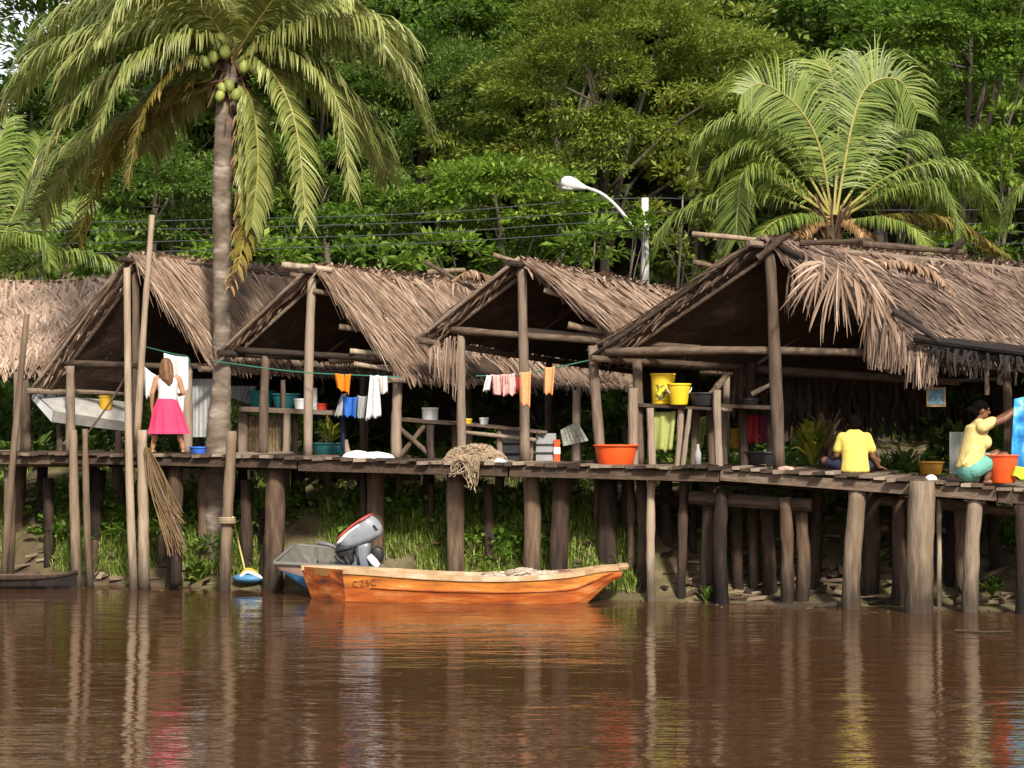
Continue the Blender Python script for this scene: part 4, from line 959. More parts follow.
def grey_skiff():
    A0 = P(273, 563, 27.85); B0 = P(386, 569, 27.85); D0 = P(294, 545, 28.8); E0 = P(352, 550, 28.8)
    t = thing('skiff', V((A0.x + B0.x) / 2, 29.15, 0), 'small grey-blue flat-bowed skiff tied behind the orange canoe', 'boat')
    dn = V(0, .10, -.36)
    def ring(u, ins=0.0, lift=0.0):
        a = A0.lerp(B0, u); b = D0.lerp(E0, u); k = .10 * (1 - u) ** 2
        ab = b - a; a2 = a + ab * ins; b2 = b - ab * ins
        bo = dn * (1 if not ins else .86) * (1 - .35 * max(0, 1 - u / .25)) + V(.22 * max(0, 1 - u / .3), 0, 0)
        return [a2 + V(0, 0, lift), a2 + bo * .5 + ab * .02, a2 + bo + ab * .07, b2 + bo - ab * .07, b2 + bo * .5 - ab * .02, b2 + V(0, 0, lift)]
    K = 12; mb = MB(); S = [ring(i / K) for i in range(K + 1)]
    for i in range(K):
        for j in range(5): mb.add([S[i][j], S[i + 1][j], S[i + 1][j + 1], S[i][j + 1]], [(0, 1, 2, 3)], .5, 0 if j == 0 else 1)
    mb.add(S[0], [tuple(range(6))], .5, 0); mb.add(S[K], [tuple(range(6))[::-1]], .5, 0); mb.build('hull', ['skiff_rust', 'skiff_blue'], t)
    mb = MB(); S2 = [ring(.03 + .94 * i / K, .035, .002) for i in range(K + 1)]
    for i in range(K):
        for j in range(5): mb.add([S2[i][j + 1], S2[i + 1][j + 1], S2[i + 1][j], S2[i][j]], [(0, 1, 2, 3)])
    mb.add(S2[0], [tuple(range(6))[::-1]]); mb.build('inside', 'skiff_grey', t)
    mb = MB(); loop = [p[0] for p in S] + [p[5] for p in S[::-1]] + [S[0][0]]; mb.tube(loop, .028, 8, None, 0, .05, False); mb.build('gunwale', 'skiff_grey', t)
    mb = MB(); m = (S2[6][1] + S2[6][4]) / 2; mb.box(m, V(.1, 0, 0), (S2[6][4] - S2[6][1]) / 2 * .96, V(0, 0, .015)); mb.build('thwart', 'skiff_grey', t)
grey_skiff()
def outboard():
    d = 28.15
    t = thing('outboard_motor', P(360, 572, d), 'grey outboard motor with red-striped cowl, tilted up on the skiff', 'outboard motor')
    mb = MB(); outline_solid(mb, smooth_poly([(336, 543), (341, 535), (351, 526), (361, 519), (369, 515), (377, 519), (382, 526), (382, 534), (374, 540), (364, 544), (354, 548), (344, 549)]), d, .34, .8, .5); co_ = mb.build('cowl', 'pale_grey', t, True)
    mb = MB(); outline_solid(mb, smooth_poly([(336, 541), (342, 533), (352, 524.5), (362, 517.5), (369, 514), (372, 514.5), (363, 519.3), (352.5, 526.3), (342.5, 535.5)]), d, .355, .9, .5); mb.build('stripe', 'red', co_, True)
    mb = MB(); outline_solid(mb, smooth_poly([(337, 543), (343, 535), (352, 528), (360, 523), (363, 523.5), (354, 530), (345, 538), (340, 544)]), d, .352, .92, .5); mb.build('white_band', 'white_paint', co_, True)
    mb = MB(); outline_solid(mb, [(372.5, 525), (375, 524), (379, 529.5), (376.5, 530.5)], d, .35, .95, .5); mb.build('badge', 'black', co_)
    mb = MB(); outline_solid(mb, smooth_poly([(358, 541), (370, 541), (371, 549), (369, 558), (369, 570), (352, 570), (353, 558), (356, 549)]), d, .22, .8, .5); mb.build('midsection', 'grey_paint', t, True)
    mb = MB(); outline_solid(mb, [(337, 546), (344, 541), (352, 542), (356, 548), (354, 553), (356, 561), (350, 566), (346, 559), (340, 558), (335, 552)], d - .02, .24, .9, .5); mb.build('bracket', 'black', t, True)
    mb = MB(); outline_solid(mb, [(371, 550), (376, 546), (382, 548), (384, 556), (381, 563), (376, 562), (373, 556)], d, .12, .8, .5); mb.build('propeller_guard', 'black', t, True)
    mb = MB(); mb.tube([P(369, 556, d - .1), P(374, 562, d - .12), P(381, 571, d - .12)], [.05, .06, .05], 8); mb.build('swivel_arm', 'white_paint', t, True)
    mb = MB(); mb.tube([P(339, 549, d - .05), P(330, 545, d - .05), P(318, 542.5, d - .05)], [.028, .032, .036], 8); mb.build('tiller', mat_plain('tiller_grip', (.12, .12, .13), .5), t, True)
    mb = MB(); mb.tube([P(337, 551, d - .16), P(352, 547, d - .16)], .02, 6); mb.tube([P(345, 556, d - .15), P(352, 570, d - .15)], .025, 6); mb.tube([P(356, 548, d - .14), P(360, 569, d - .14)], .02, 6); mb.tube(catmull([P(335, 556, d - .08), P(339, 560, d - .1), P(346, 564, d - .1)], 6), .022, 7); mb.build('cable', 'black', t, True)
outboard()
def dark_canoe():
    mb = MB(); a = P(-60, 0, 29.6); b = P(74, 0, 29.2); K = 20
    t = thing('canoe', V((a.x + b.x) / 2, 29.4, 0), 'low black dugout canoe lying along the left bank', 'boat')
    S = []
    for i in range(K + 1):
        u = i / K; h = .32 * math.sin(math.pi * min(1, max(.04, u))) ** .5; x = a.x + (b.x - a.x) * u; z = .17 + .08 * (2 * u - 1) ** 4
        S.append([V(x, 29.4 + q * h, z if abs(q) == 1 else (-.06 if abs(q) < .8 else .05)) for q in (-1, -.85, -.5, .5, .85, 1)])
    for i in range(K):
        for j in range(5): mb.add([S[i][j], S[i + 1][j], S[i + 1][j + 1], S[i][j + 1]], [(0, 1, 2, 3)])
    mb.build('hull', 'char', t)
    mb = MB(); mb.tube([s[0] for s in S], .025, 6); mb.tube([s[5] for s in S], .025, 6); mb.build('gunwale', 'dark_wood', t)
dark_canoe()
def moored_float():
    t = thing('boat_bow', P(253, 582, 29.4), 'small blue and white boat nose with yellow rope by the palm post', 'boat')
    mb = MB(); mb.ell(P(250, 578, 29.3), .26, .22, .085); mb.build('nose', 'skiff_blue', t, True)
    mb = MB(); mb.tube(catmull([P(240, 577, 29.15), P(247, 572, 29.15), P(256, 575, 29.15), P(264, 579, 29.15)], 10), .03, 8); mb.build('white_rail', 'white_paint', t, True)
    mb = MB(); mb.tube(catmull([P(241, 574, 29.15), P(248, 569, 29.15), P(258, 573, 29.2)], 8), .022, 7); mb.build('yellow_trim', mat_plain('yellow_trim', (.62, .45, .04)), t, True)
    mb = MB(); mb.tube(catmull([P(233, 517, DL(233, -.25)), P(238, 540, 29.15), P(245, 570, 29.15)], 12), .014, 6); tag(mb.build('mooring_rope', mat_plain('yellow_rope', (.55, .45, .16), .8)), 'yellowish rope from the pale split post down to the blue boat nose', 'rope')
    mb = MB()
    for k in range(4): mb.tube([P(222 + 16 * math.sin(a) * .5 + 5, 518 + k * 1.6, DL(229, -.18) + .13 * math.cos(a)) for a in [6.28 * i / 12 for i in range(13)]], .014, 6)
    tag(mb.build('rope_coil', mat_plain('old_rope', (.34, .26, .16), .9)), 'turns of old rope wound round the pale split post', 'rope')
moored_float()
def stored_hull():
    # pale flat hull propped on its side in the shade of the first hut
    o = lambda x: 1.15
    A0 = P(33, 393, DL(33, 1.2)); B0 = P(52, 422, DL(52, .85)); n = 10
    t = thing('upturned_boat', P(80, 432, DL(80, 1.2)), 'upturned pale grey flat boat with white end propped beside the boardwalk', 'boat')
    e1 = P(140, 403, DL(140, 2.2)); e2 = P(140, 433, DL(140, 1.7)); up = V(0, .25, .02)
    c1 = P(54, 411, DL(54, .80)); c2 = P(140, 424, DL(140, 1.6)); a2 = P(33, 400, DL(33, 1.15)); 
    mb = MB()
    top = lambda u, v: A0.lerp(c1, v).lerp(e1.lerp(c2, v), u) + V(0, 0, .015 * math.sin(v * 3.1))
    mb.grid(top, 16, 6, lambda: R.uniform(.35, .65)); side = lambda u, v: c1.lerp(B0, v).lerp(c2.lerp(e2, v), u); mb.grid(side, 16, 3, lambda: R.uniform(.2, .45))
    mb.grid(lambda u, v: B0.lerp(a2 + V(0, .1, 0), v).lerp(e2.lerp(e1 - V(0, 0, .25), v), u), 16, 3, lambda: .3)
    mb.build('hull', mat_var('pale_grey_hull', [(0.1, (.20, .19, .17)), (.9, (.48, .46, .42))], .7, 5, .4, rndw=.7, bump=.3), t)
    mb = MB(); mb.grid(lambda u, v: A0.lerp(a2, v).lerp(c1.lerp(B0, v), u) + V(-.006, -.006, 0), 8, 4, None); mb.build('end_board', 'white_paint', t)
    for x in (60, 118):
        mb = MB(); q = P(x, 424 + (x - 60) * .12, DL(x, 1.25)); mb.log(V(q.x, q.y, zdeck(q.x, q.y)), q, .05, .05, 4); mb.build('trestle', 'dark_wood', t)
stored_hull()

# ---------------------------------------------------------------- laundry
def cloth(name, q, off, mat, label, folds=3, amp=.042, cat='laundry', group=None, nu=14, nv=14, rag=.03, mat2=None):
    """q: top-left, top-right, bottom-left, bottom-right pixels; hangs over a line, both layers"""
    a, b, c, d = [P(x, y, DL(x, off)) for (x, y) in q]; ph = R.uniform(0, 6)
    def fn(u, v):
        p = a.lerp(b, u).lerp(c.lerp(d, u), v)
        f = math.sin(u * folds * 6.283 + ph + v * .8) * amp * (.25 + .75 * v) + .3 * amp * math.sin(u * folds * 14 + ph)
        return p + V(.4 * f * math.cos(u * 9 + ph), f, (rag * math.sin(u * 9 + ph) * .5 + .012 * math.sin(u * 17)) * v - .015 * math.sin(u * 3.14) * (1 - v))
    mb = MB(); mb.grid(fn, nu, nv, .5, 0, .014)
    return tag(mb.build(name, mat, None, True), label, cat, group)
def col(n, c, v=.12): return mat_plain('cloth_' + n, c, .9, v, 14, .1, .4, transl=.12)
M['c_white'] = col('white', (.72, .71, .69)); M['c_grey'] = col('grey', (.36, .36, .36)); M['c_blue'] = col('blue', (.04, .15, .52)); M['c_orange'] = col('orange', (.80, .22, .02))
M['c_pink'] = col('pink', (.78, .44, .40)); M['c_peach'] = col('peach', (.80, .36, .16)); M['c_red'] = col('red', (.34, .035, .04)); M['c_navy'] = col('navy', (.02, .025, .06)); M['c_cream'] = col('cream', (.74, .66, .60))
M['c_yg'] = col('lime', (.38, .40, .13)); M['c_magenta'] = col('magenta', (.26, .035, .09)); M['c_rust'] = col('rust', (.34, .13, .05))
def line(pts, off, label, mat='lineg'):
    mb = MB(); mb.tube(catmull([P(x, y, DL(x, off)) for x, y in pts], 24), .009, 6); return tag(mb.build('clothes_line', mat), label, 'clothes line')
M['lineg'] = mat_plain('green_cord', (.03, .14, .09), .6)
line([(141, 346), (150, 348), (172, 353.5), (188, 357), (190, 367)], .95, 'short green clothes line from the tilted pole past the girl')
line([(212, 361), (300, 372), (400, 377)], .55, 'green clothes line strung across the second hut front')
line([(476, 376), (522, 374), (600, 358)], .6, 'green clothes line across the third hut front')
cloth('white_towel', ((164, 353), (188, 357), (166, 420), (187, 412)), .95, 'c_white', 'long white sheet hanging from the line in front of the girl', 1.5)
cloth('white_rag', ((144, 366), (158, 376), (146, 398), (150, 396)), .9, 'c_white', 'small white rag hanging between the tilted pole and the girl\'s shoulder', 1)
G2 = 'laundry on the second hut line'
cloth('orange_shirt', ((335, 373), (351, 374), (338, 389), (349, 394)), .55, 'c_orange', 'bright orange cloth on the line, second hut', 1.5, group=G2)
cloth('grey_shirt', ((342, 394), (346, 393), (334, 416), (342, 417)), .75, 'c_grey', 'slim grey cloth hanging below the orange cloth', 1, group=G2)
cloth('blue_shorts', ((344, 396), (357, 397), (344, 416), (356, 417)), .7, 'c_blue', 'blue garment hanging low between grey cloths', 1.2, group=G2)
cloth('grey_shirt', ((357, 395), (368, 396), (356, 418), (364, 418)), .75, 'c_grey', 'light grey garment between the blue one and the white shirt', 1.2, group=G2)
cloth('white_shirt', ((370, 375), (378, 375), (365, 420), (380, 416)), .52, 'c_white', 'long white shirt at the right of the second hut line', 1.5, group=G2)
cloth('white_sleeve', ((377, 375), (387, 376), (380, 394), (388, 393)), .5, 'c_cream', 'cream sleeve-like cloth beside the long white shirt', 1, group=G2)
cloth('dark_trousers', ((341, 400), (345, 400), (341, 450), (345, 450)), .95, 'c_navy', 'dark trousers hanging behind the blue garment', 1, group=G2)
G3 = 'laundry on the third hut line'
cloth('white_cloth', ((487, 375), (491, 375), (483, 391), (489, 391)), .58, 'c_white', 'small white cloth at the left end of the pink ones', 1, group=G3)
cloth('pink_cloth', ((491, 374), (504, 374), (492, 395), (505, 394)), .6, 'c_pink', 'left pink cloth of two on the third hut line', 1.5, group=G3)
cloth('pink_cloth', ((503, 374), (514, 373), (503, 396), (516, 394)), .57, 'c_pink', 'right pink cloth of two, next to the red scrap', 1.5, group=G3)
cloth('red_cloth', ((516, 377), (521, 376), (516, 392), (521, 391)), .62, 'c_red', 'narrow red scrap behind the third hut post', 1, group=G3)
cloth('peach_sock', ((520, 372), (531, 371), (521, 405), (530, 406)), .35, 'c_peach', 'long peach cloth hanging in front of the third hut post', 1, group=G3)
cloth('peach_sock', ((545, 367), (555, 366), (544, 394), (553, 394)), .58, 'c_peach', 'lone peach cloth at the right of the third hut line', 1, group=G3)
cloth('magenta_cloth', ((746, 414), (758, 414), (747, 443), (757, 443)), 2.1, 'c_red', 'red garment in the shade behind the big hut centre post', 1.5)
cloth('magenta_cloth', ((758, 415), (776, 415), (760, 444), (774, 443)), 2.2, 'c_magenta', 'magenta garment in the shade right of the red one', 1.5)
cloth('lime_trousers', ((651, 411), (676, 411), (652, 452), (672, 450)), .9, 'c_yg', 'lime-green cloth hanging under the bucket shelf', 2)
cloth('lime_rag', ((694, 416), (707, 416), (699, 450), (704, 444)), 1.5, 'c_yg', 'narrow olive rag hanging between the shelf legs', 1)
cloth('yellow_cloth', ((730, 428), (742, 427), (731, 448), (741, 448)), 2.3, col('ochre', (.42, .26, .03)), 'ochre cloth in the shade beside the red garment', 1)

# ---------------------------------------------------------------- buckets, tubs, shelves
def vessel(name, x, yb, yt, rb, rt, off, mat, label, cat, rim=.03, handle=None, sq=None, n=32, wall=.02, depth=None):
    d = DL(x, off); b = P(x, yb, d); h = (yb - yt) / F * d; rb = rb / F * d; rt = rt / F * d; t = thing(name, b, label, cat)
    mb = MB(); mb.lathe(b, [(.001, 0), (rb * .96, 0), (rb, .015), (rb + (rt - rb) * .5, h * .5), (rt, h - .03), (rt, h), (rt - wall, h), (rt - wall, h - .03), (rb - wall, .04), (.001, .04)], n, None, .5, 0, sq); mb.build('bowl' if 'tub' in name or 'pan' in name else 'shell', mat, t, True)
    mb = MB(); mb.lathe(b, [(rt - wall * .5, h - .025), (rt + rim * .6, h - .022), (rt + rim, h - .008), (rt + rim * .7, h + .006), (rt - wall * .5, h + .004), (rt - wall * .5, h - .025)], n, None, .5, 0, sq); mb.build('rim', mat, t, True)
    if handle:
        mb = MB(); pts = [b + V(math.cos(a) * (rt + rim), -.02 - .3 * rt * math.sin(a), h - .05 - math.sin(a) * rt * .75) for a in [math.pi * i / 14 for i in range(15)]]
        mb.tube(pts, .007, 6); mb.build('handle', handle, t, True)
    return t, b, h
def plastic(n, c): return mat_plain('plastic_' + n, c, .5, .22, 4, .4, transl=.0)
M['p_orange'] = plastic('orange', (.72, .085, .012)); M['p_yellow'] = plastic('yellow', (.74, .50, .02)); M['p_teal'] = plastic('teal', (.02, .22, .22)); M['p_blue'] = plastic('blue', (.03, .12, .5)); M['p_black'] = plastic('black', (.02, .02, .022)); M['p_white'] = plastic('white', (.68, .68, .66))
vessel('wash_tub', 616, 465, 445, 17.5, 21, .5, 'p_orange', 'wide orange plastic basin on the boardwalk in front of the shelf posts', 'basin', .03)
b1 = vessel('bucket', 663, 404.5, 374, 11, 12, 1.0, 'p_yellow', 'taller yellow bucket with printed label, left of the two on the shelf', 'bucket', .012)
b1 = b1[0]
mb = MB(); d = DL(663, 1.0); c = P(663, 396, d); rr = 11.6 / F * d
mb.grid(lambda u, v: V(c.x + (rr + .004) * math.sin(-.75 + 1.5 * u), c.y - (rr + .004) * math.cos(-.75 + 1.5 * u), c.z - .06 + .22 * v), 14, 6, lambda: R.uniform(.3, .7))
lab = mb.build('label_print', mat_var('bucket_print', [(.4, (.10, .09, .03)), (.5, (.55, .42, .04)), (.6, (.75, .58, .03))], .5, 14, .8, rndw=.15), b1)
vessel('bucket', 679, 405, 384, 8.5, 11.5, .75, 'p_yellow', 'smaller plain yellow bucket, right of the two on the shelf', 'bucket', .012, 'p_white')
vessel('cooking_pan', 704, 406, 393, 12, 15.5, .9, 'p_black', 'black cooking pan with pale rim on the shelf beside the yellow buckets', 'pan', .02)
vessel('wash_tub', 764, 464, 452, 15, 18, 1.3, 'p_black', 'black tub on the boardwalk just left of the big hut centre post', 'tub', .03)
vessel('bucket', 1003, 483, 455, 12, 15.5, -.0 + .3, 'p_orange', 'orange-red bucket beside the seated woman', 'bucket', .015, 'p_white')
vessel('cooking_pot', 430, 424, 408, 8, 8, 1.6, 'p_white', 'white pot on the table between second and third huts', 'pot', .012)
vessel('teal_tub', 262, 408, 391, 11, 13, 2.6, 'p_teal', 'teal plastic tub on the kitchen shelf, left one', 'tub', .02)
vessel('teal_tub', 286, 410, 394, 11, 14, 2.5, plastic('deep_teal', (.015, .12, .13)), 'darker teal tub on the kitchen shelf, right one', 'tub', .02)
vessel('flower_pot', 330, 456, 443, 15, 18, 1.7, plastic('pot_teal', (.015, .10, .10)), 'dark teal planter holding the pale fern', 'planter', .02)
vessel('blue_basin', 199, 454, 447, 8, 9, .9, 'p_blue', 'small blue basin on the boards beside the palm trunk', 'basin', .015)
vessel('enamel_cup', 484, 425, 418, 4, 4.5, 1.2, 'p_white', 'small pale mug on the low table behind the net heap', 'mug', .006)
vessel('yellow_pail', 106, 410, 396, 6, 7, 1.6, plastic('mustard', (.50, .30, .02)), 'mustard round pail standing on the upturned pale boat', 'pail', .01)
vessel('flower_pot', 931, 475, 462, 10, 12, 2.1, plastic('ochre', (.42, .20, .02)), 'ochre pot in the shade between the boy and the woman', 'pot', .02)
def table(name, tops, legs, label, cat, off, depth=.6, th=.035, mat='woodx', braces=()):
    x0, x1, y0, y1 = tops; a = P(x0, y0, DL(x0, off)); b = P(x1, y1, DL(x1, off)); n_ = V(.322, .947, 0)
    m = (a + b) / 2; t = thing(name, V(m.x, m.y, zfloor(m.x, m.y)), label, cat)
    k = 5; mb = MB()
    for i in range(k):
        o = n_ * (depth * (i + .5) / k); j = V(R.uniform(-.05, .05), 0, R.uniform(-.006, .006)); mb.box((a + b) / 2 + o + j, (b - a) / 2, n_ * (depth / k / 2 - .006), V(0, 0, th / 2), None, 0, .006)
    mb.build('top', mat, t)
    for (xa, ya, xb, yb, w_, of) in legs:
        p = P(xa, ya, DL(xa, off + of)); q = P(xb, yb, DL(xb, off + of)); q.z = zfloor(q.x, q.y) - .01; r = w_ / F * p.y / 2; mb = MB(); mb.log(q, p, r, r * .95, 6, .012, 8, .08); mb.build('leg', 'wood', t)
    for (xa, ya, xb, yb, w_, of) in braces:
        p = P(xa, ya, DL(xa, off + of)); q = P(xb, yb, DL(xb, off + of)); r = w_ / F * p.y / 2; mb = MB(); mb.log(q, p, r, r * .95, 6, .012, 8, .08); mb.build('brace', 'wood', t)
    return t
table('pot_shelf', (638, 722, 405, 409), [(633, 388, 633, 470, 10, -.1), (650, 408, 652, 468, 8, 0), (681, 409, 678, 468, 7, .1), (690, 409, 683, 468, 5, 0), (696, 410, 693, 468, 8, .5), (717, 390, 719, 466, 8, -.05), (709, 411, 712, 467, 7, .5)], 'rough pole shelf carrying the yellow buckets and black pan', 'shelf', .75, .55)
table('work_table', (716, 774, 406, 408), [(724, 408, 724, 466, 8, .6), (742, 409, 744, 466, 9, .6), (770, 409, 770, 466, 7, .5)], 'rough board counter right of the bucket shelf', 'table', 1.5, .7, .05)
table('pole_table', (390, 462, 419, 424), [(398, 422, 397, 458, 9, .1), (430, 425, 431, 458, 8, 0), (455, 426, 455, 460, 7, .5)], 'rough pole table with splayed braces under the second roof', 'table', 1.3, .6, .05, braces=[(396, 425, 430, 455, 5, .05), (425, 425, 400, 456, 5, .1)])
table('low_table', (462, 536, 424, 432), [(470, 426, 470, 460, 6, .4), (500, 430, 500, 460, 6, .1), (530, 433, 530, 462, 6, .3)], 'long low slatted table behind the net heap', 'table', 1.0, .6, .03, braces=[(463, 432, 536, 440, 4, 0)])
table('kitchen_shelf', (238, 330, 409, 413), [(244, 412, 244, 452, 12, .3), (287, 413, 286, 452, 8, -.02), (294, 414, 294, 452, 7, .2), (328, 414, 328, 454, 6, .1)], 'kitchen shelf of thick poles inside the second hut', 'shelf', 2.0, .6, .07)
def panel(name, q, off, mat, label, cat, th=.03, nu=12, nv=8, wav=.01):
    a, b, c, d = [P(x, y, DL(x, off)) for x, y in q]; mb = MB(); mb.grid(lambda u, v: a.lerp(b, u).lerp(c.lerp(d, u), v) + V(0, wav * math.sin(u * 40), 0), nu, nv, lambda: R.uniform(.2, .8), 0, th); return tag(mb.build(name, mat), label, cat)
M['woven'] = mat_var('woven_cane', [(.1, (.10, .07, .035)), (.9, (.30, .22, .12))], .9, 6, .35, (6, 6, 1), .8, .6, 25)
M['zinc'] = mat_var('weathered_zinc', [(.1, (.26, .27, .26)), (.9, (.50, .50, .48))], .6, 3, .4, rndw=.4)
panel('zinc_sheet', ((191, 379), (216, 379), (190, 437), (216, 437)), 1.35, 'zinc', 'pale weathered metal sheet standing between the girl and the palm trunk', 'metal sheet')
panel('plank_screen', ((180, 384), (190, 384), (180, 450), (190, 450)), 1.5, 'woodx', 'grey plank upright behind the girl\'s right side', 'plank')
panel('woven_panel', ((250, 416), (262, 416), (250, 452), (262, 452)), 2.3, 'woven', 'narrow woven cane panel under the kitchen shelf, left one', 'panel')
panel('woven_panel', ((266, 416), (285, 416), (266, 452), (285, 452)), 2.3, 'woven', 'wider woven cane panel under the kitchen shelf, right one', 'panel')
panel('woven_panel', ((238, 396), (256, 396), (238, 409), (256, 409)), 2.8, 'woven', 'small tan cane screen on the kitchen shelf', 'panel')
panel('grey_sheet', ((230, 386), (256, 386), (232, 398), (250, 404)), 2.6, 'c_grey', 'grey tarp scrap hanging under the fringe by the palm trunk', 'tarp')
panel('white_board', ((306, 388), (316, 388), (306, 412), (316, 412)), 2.4, 'white_paint', 'white upright board on the kitchen shelf', 'board')
panel('door_plank', ((892 + 58, 432), (962, 432), (950, 474), (962, 474)), 1.2, 'zinc', 'grey plank standing behind the seated woman', 'plank')
# boxes / crates behind the third hut post; pale ones greyed to look shaded
def crate(x, yb, wpx, hpx, off, mats, label, bands):
    d = DL(x, off); b = P(x, yb, d); b.z = zdeck(b.x, b.y) + .0; w_ = wpx / F * d / 2; h = hpx / F * d; t = thing('crate', b, label, 'crate')
    mb = MB(); mb.box(b + V(0, .2, h / 2), V(w_, 0, 0), V(0, .2, 0), V(0, 0, h / 2)); mb.build('box', mats[0], t)
    for (k0, k1, m) in bands:
        mb = MB(); mb.box(b + V(0, .198, h * (k0 + k1) / 2), V(w_ + .004, 0, 0), V(0, .206, 0), V(0, 0, h * (k1 - k0) / 2)); mb.build('band', m, t)
crate(511, 463, 20, 30, 1.6, ['c_grey'], 'pale banded box, greyed for shade, left of the third hut post', [(.15, .25, 'p_black'), (.5, .58, 'p_black'), (.68, .82, 'zinc')])
crate(546, 463, 20, 28, 1.5, ['c_grey'], 'white box with dark bands, greyed for shade, right of the third hut post', [(.25, .33, 'p_black'), (.55, .63, 'p_black')])
crate(557, 461, 6, 22, 1.5, ['p_orange'], 'orange and white box at the right end of the stacked boxes', [(.35, .65, 'p_white')])
panel('tilted_card', ((561, 430), (577, 422), (564, 446), (588, 441)), 1.5, mat_plain('card_grey', (.30, .30, .24), .8), 'grey board tilted against the post left of the orange basin', 'board')
d = DL(470, .15)
net_heap('net_heap', [(at(464, .3) , .26, .2, .20), (at(477, .3), .33, .22, .24), (at(489, .3), .24, .18, .17)], 'tan fishing net heaped on the boardwalk, trailing over the edge', 'net', 60,
         hang=[(at(470, .0) + V(0, -.12, .10), P(472, 490, DL(470, -.35)), .1), (at(464, .0) + V(0, -.12, .08), P(452, 474, DL(452, -.3)), .1)])
net_heap('white_bundle', [(at(358, .35), .26, .18, .12), (at(376, .35), .30, .18, .11)], 'white bundle of wet clothes lying on the boardwalk', mat_var('bundle_white', [(0, (.52, .45, .44)), (.6, (.72, .69, .68)), (1, (.76, .74, .73))], .9, 9, .5), 0, 'clothes bundle')
net_heap('white_bundle', [(at(497, .25), .15, .12, .07)], 'white cloth scrap on the boards at the right of the net heap', 'c_white', 0, 'cloth')
net_heap('white_bundle', [(at(931, .35), .09, .09, .085)], 'small white bag on the boards between the boy and the woman', 'c_white', 0, 'bag')
net_heap('food_scraps', [(at(786, .3), .12, .1, .04)], 'pinkish scraps on the boards at the foot of the big hut centre post', mat_plain('scrap', (.55, .35, .27), .8), 4, 'scraps')
# long brown net hanging at the left
mb = MB()
for k in range(110):
    x0 = 146 + R.uniform(-2, 4); x1 = 179 + R.uniform(-7, 8); o = -.22 + R.uniform(-.05, .05)
    mb.tube(catmull([P(x0, 448, DL(x0, o)), P((x0 + x1) / 2 + R.uniform(-9, 4), 492 + R.uniform(-6, 6), DL(x0, o)), P(x1 - R.uniform(0, 8), 545 + R.uniform(-34, 12), DL(x1, o + .05))], 9), R.uniform(.004, .008), 5, None, 0, 0, False)
tag(mb.build('hanging_net', mat_var('brown_net', [(0, (.07, .043, .02)), (1, (.24, .155, .075))], .9, 12, .4)), 'long brown net slung down from the boardwalk beside the girl', 'fishing net')
stick('net_pole', (146, 447), (187, 550), 2.6, -.2, 'pale_pole', 'thin slanting stick running through the hanging brown net', 'stick')
stick('paddle_stick', (125, 378), (87, 434), 2.5, .6, 'pale_pole', 'thin rod leaning across the upturned pale boat', 'stick')
stick('firewood', (712, 394), (728, 374), 8, .85, 'pale_pole', 'forked piece of firewood sticking out of the black pan', 'firewood')
stick('firewood', (752, 394), (776, 382), 5, 1.7, 'pale_pole', 'pale stick lying on the counter behind the centre post', 'firewood')
mb = MB(); dd = DL(698, .5); b = at(698, .5); mb.lathe(b, [(.001, 0), (.045, 0), (.045, .18), (.02, .25), (.018, .31), (.001, .31)], 14, None, .5); tag(mb.build('bottle', 'c_grey', None, True), 'pale bottle standing on the boards below the shelf', 'bottle')
t = thing('framed_picture', P(936, 405, DL(936, 1.6)), 'small framed light-blue picture hanging under the big roof', 'picture')
d = DL(936, 1.6); a = P(936, 397, d)
mb = MB()
for (dx, dz, sx, sz) in ((0, .12, .135, .016), (0, -.12, .135, .016), (-.12, 0, .014, .105), (.12, 0, .014, .105)): mb.box(a + V(dx, 0, dz), V(sx, 0, 0), V(0, .015, 0), V(0, 0, sz))
mb.build('frame', 'gunwale', t)
mb = MB(); mb.grid(lambda u, v: a + V(-.105 + .21 * u, 0, -.10 + .20 * v), 8, 8, lambda: R.random(), 0, -.01); mb.build('print', mat_var('picture_print', [(.1, (.05, .12, .18)), (.5, (.16, .32, .42)), (.9, (.45, .55, .58))], .4, 9, .5, rndw=.3), t)
# ---------------------------------------------------------------- people
def remeshed(name, mb, mat, parent, origin, voxel=.010, smooth_it=4):
    """one continuous surface from overlapping tapered pieces; mb is in local coordinates about origin"""
    me = bpy.data.meshes.new(name); me.from_pydata([tuple(v) for v in mb.v], [], mb.f); o = bpy.data.objects.new(name, me); C.objects.link(o)
    r = o.modifiers.new('r', 'REMESH'); r.mode = 'VOXEL'; r.voxel_size = voxel; r.use_smooth_shade = True
    s = o.modifiers.new('s', 'SMOOTH'); s.factor = .5; s.iterations = smooth_it
    dg = bpy.context.evaluated_depsgraph_get(); m2 = bpy.data.meshes.new_from_object(o.evaluated_get(dg)); bpy.data.objects.remove(o); m2.name = name
    return finish(m2, name, mat, parent, np.array(tuple(origin)), None, None, True)
def chain(mb, pts, rad):
    for (a, b), (r0, r1) in zip(zip(pts, pts[1:]), zip(rad, rad[1:])): mb.cap(a, b, r0, r1)
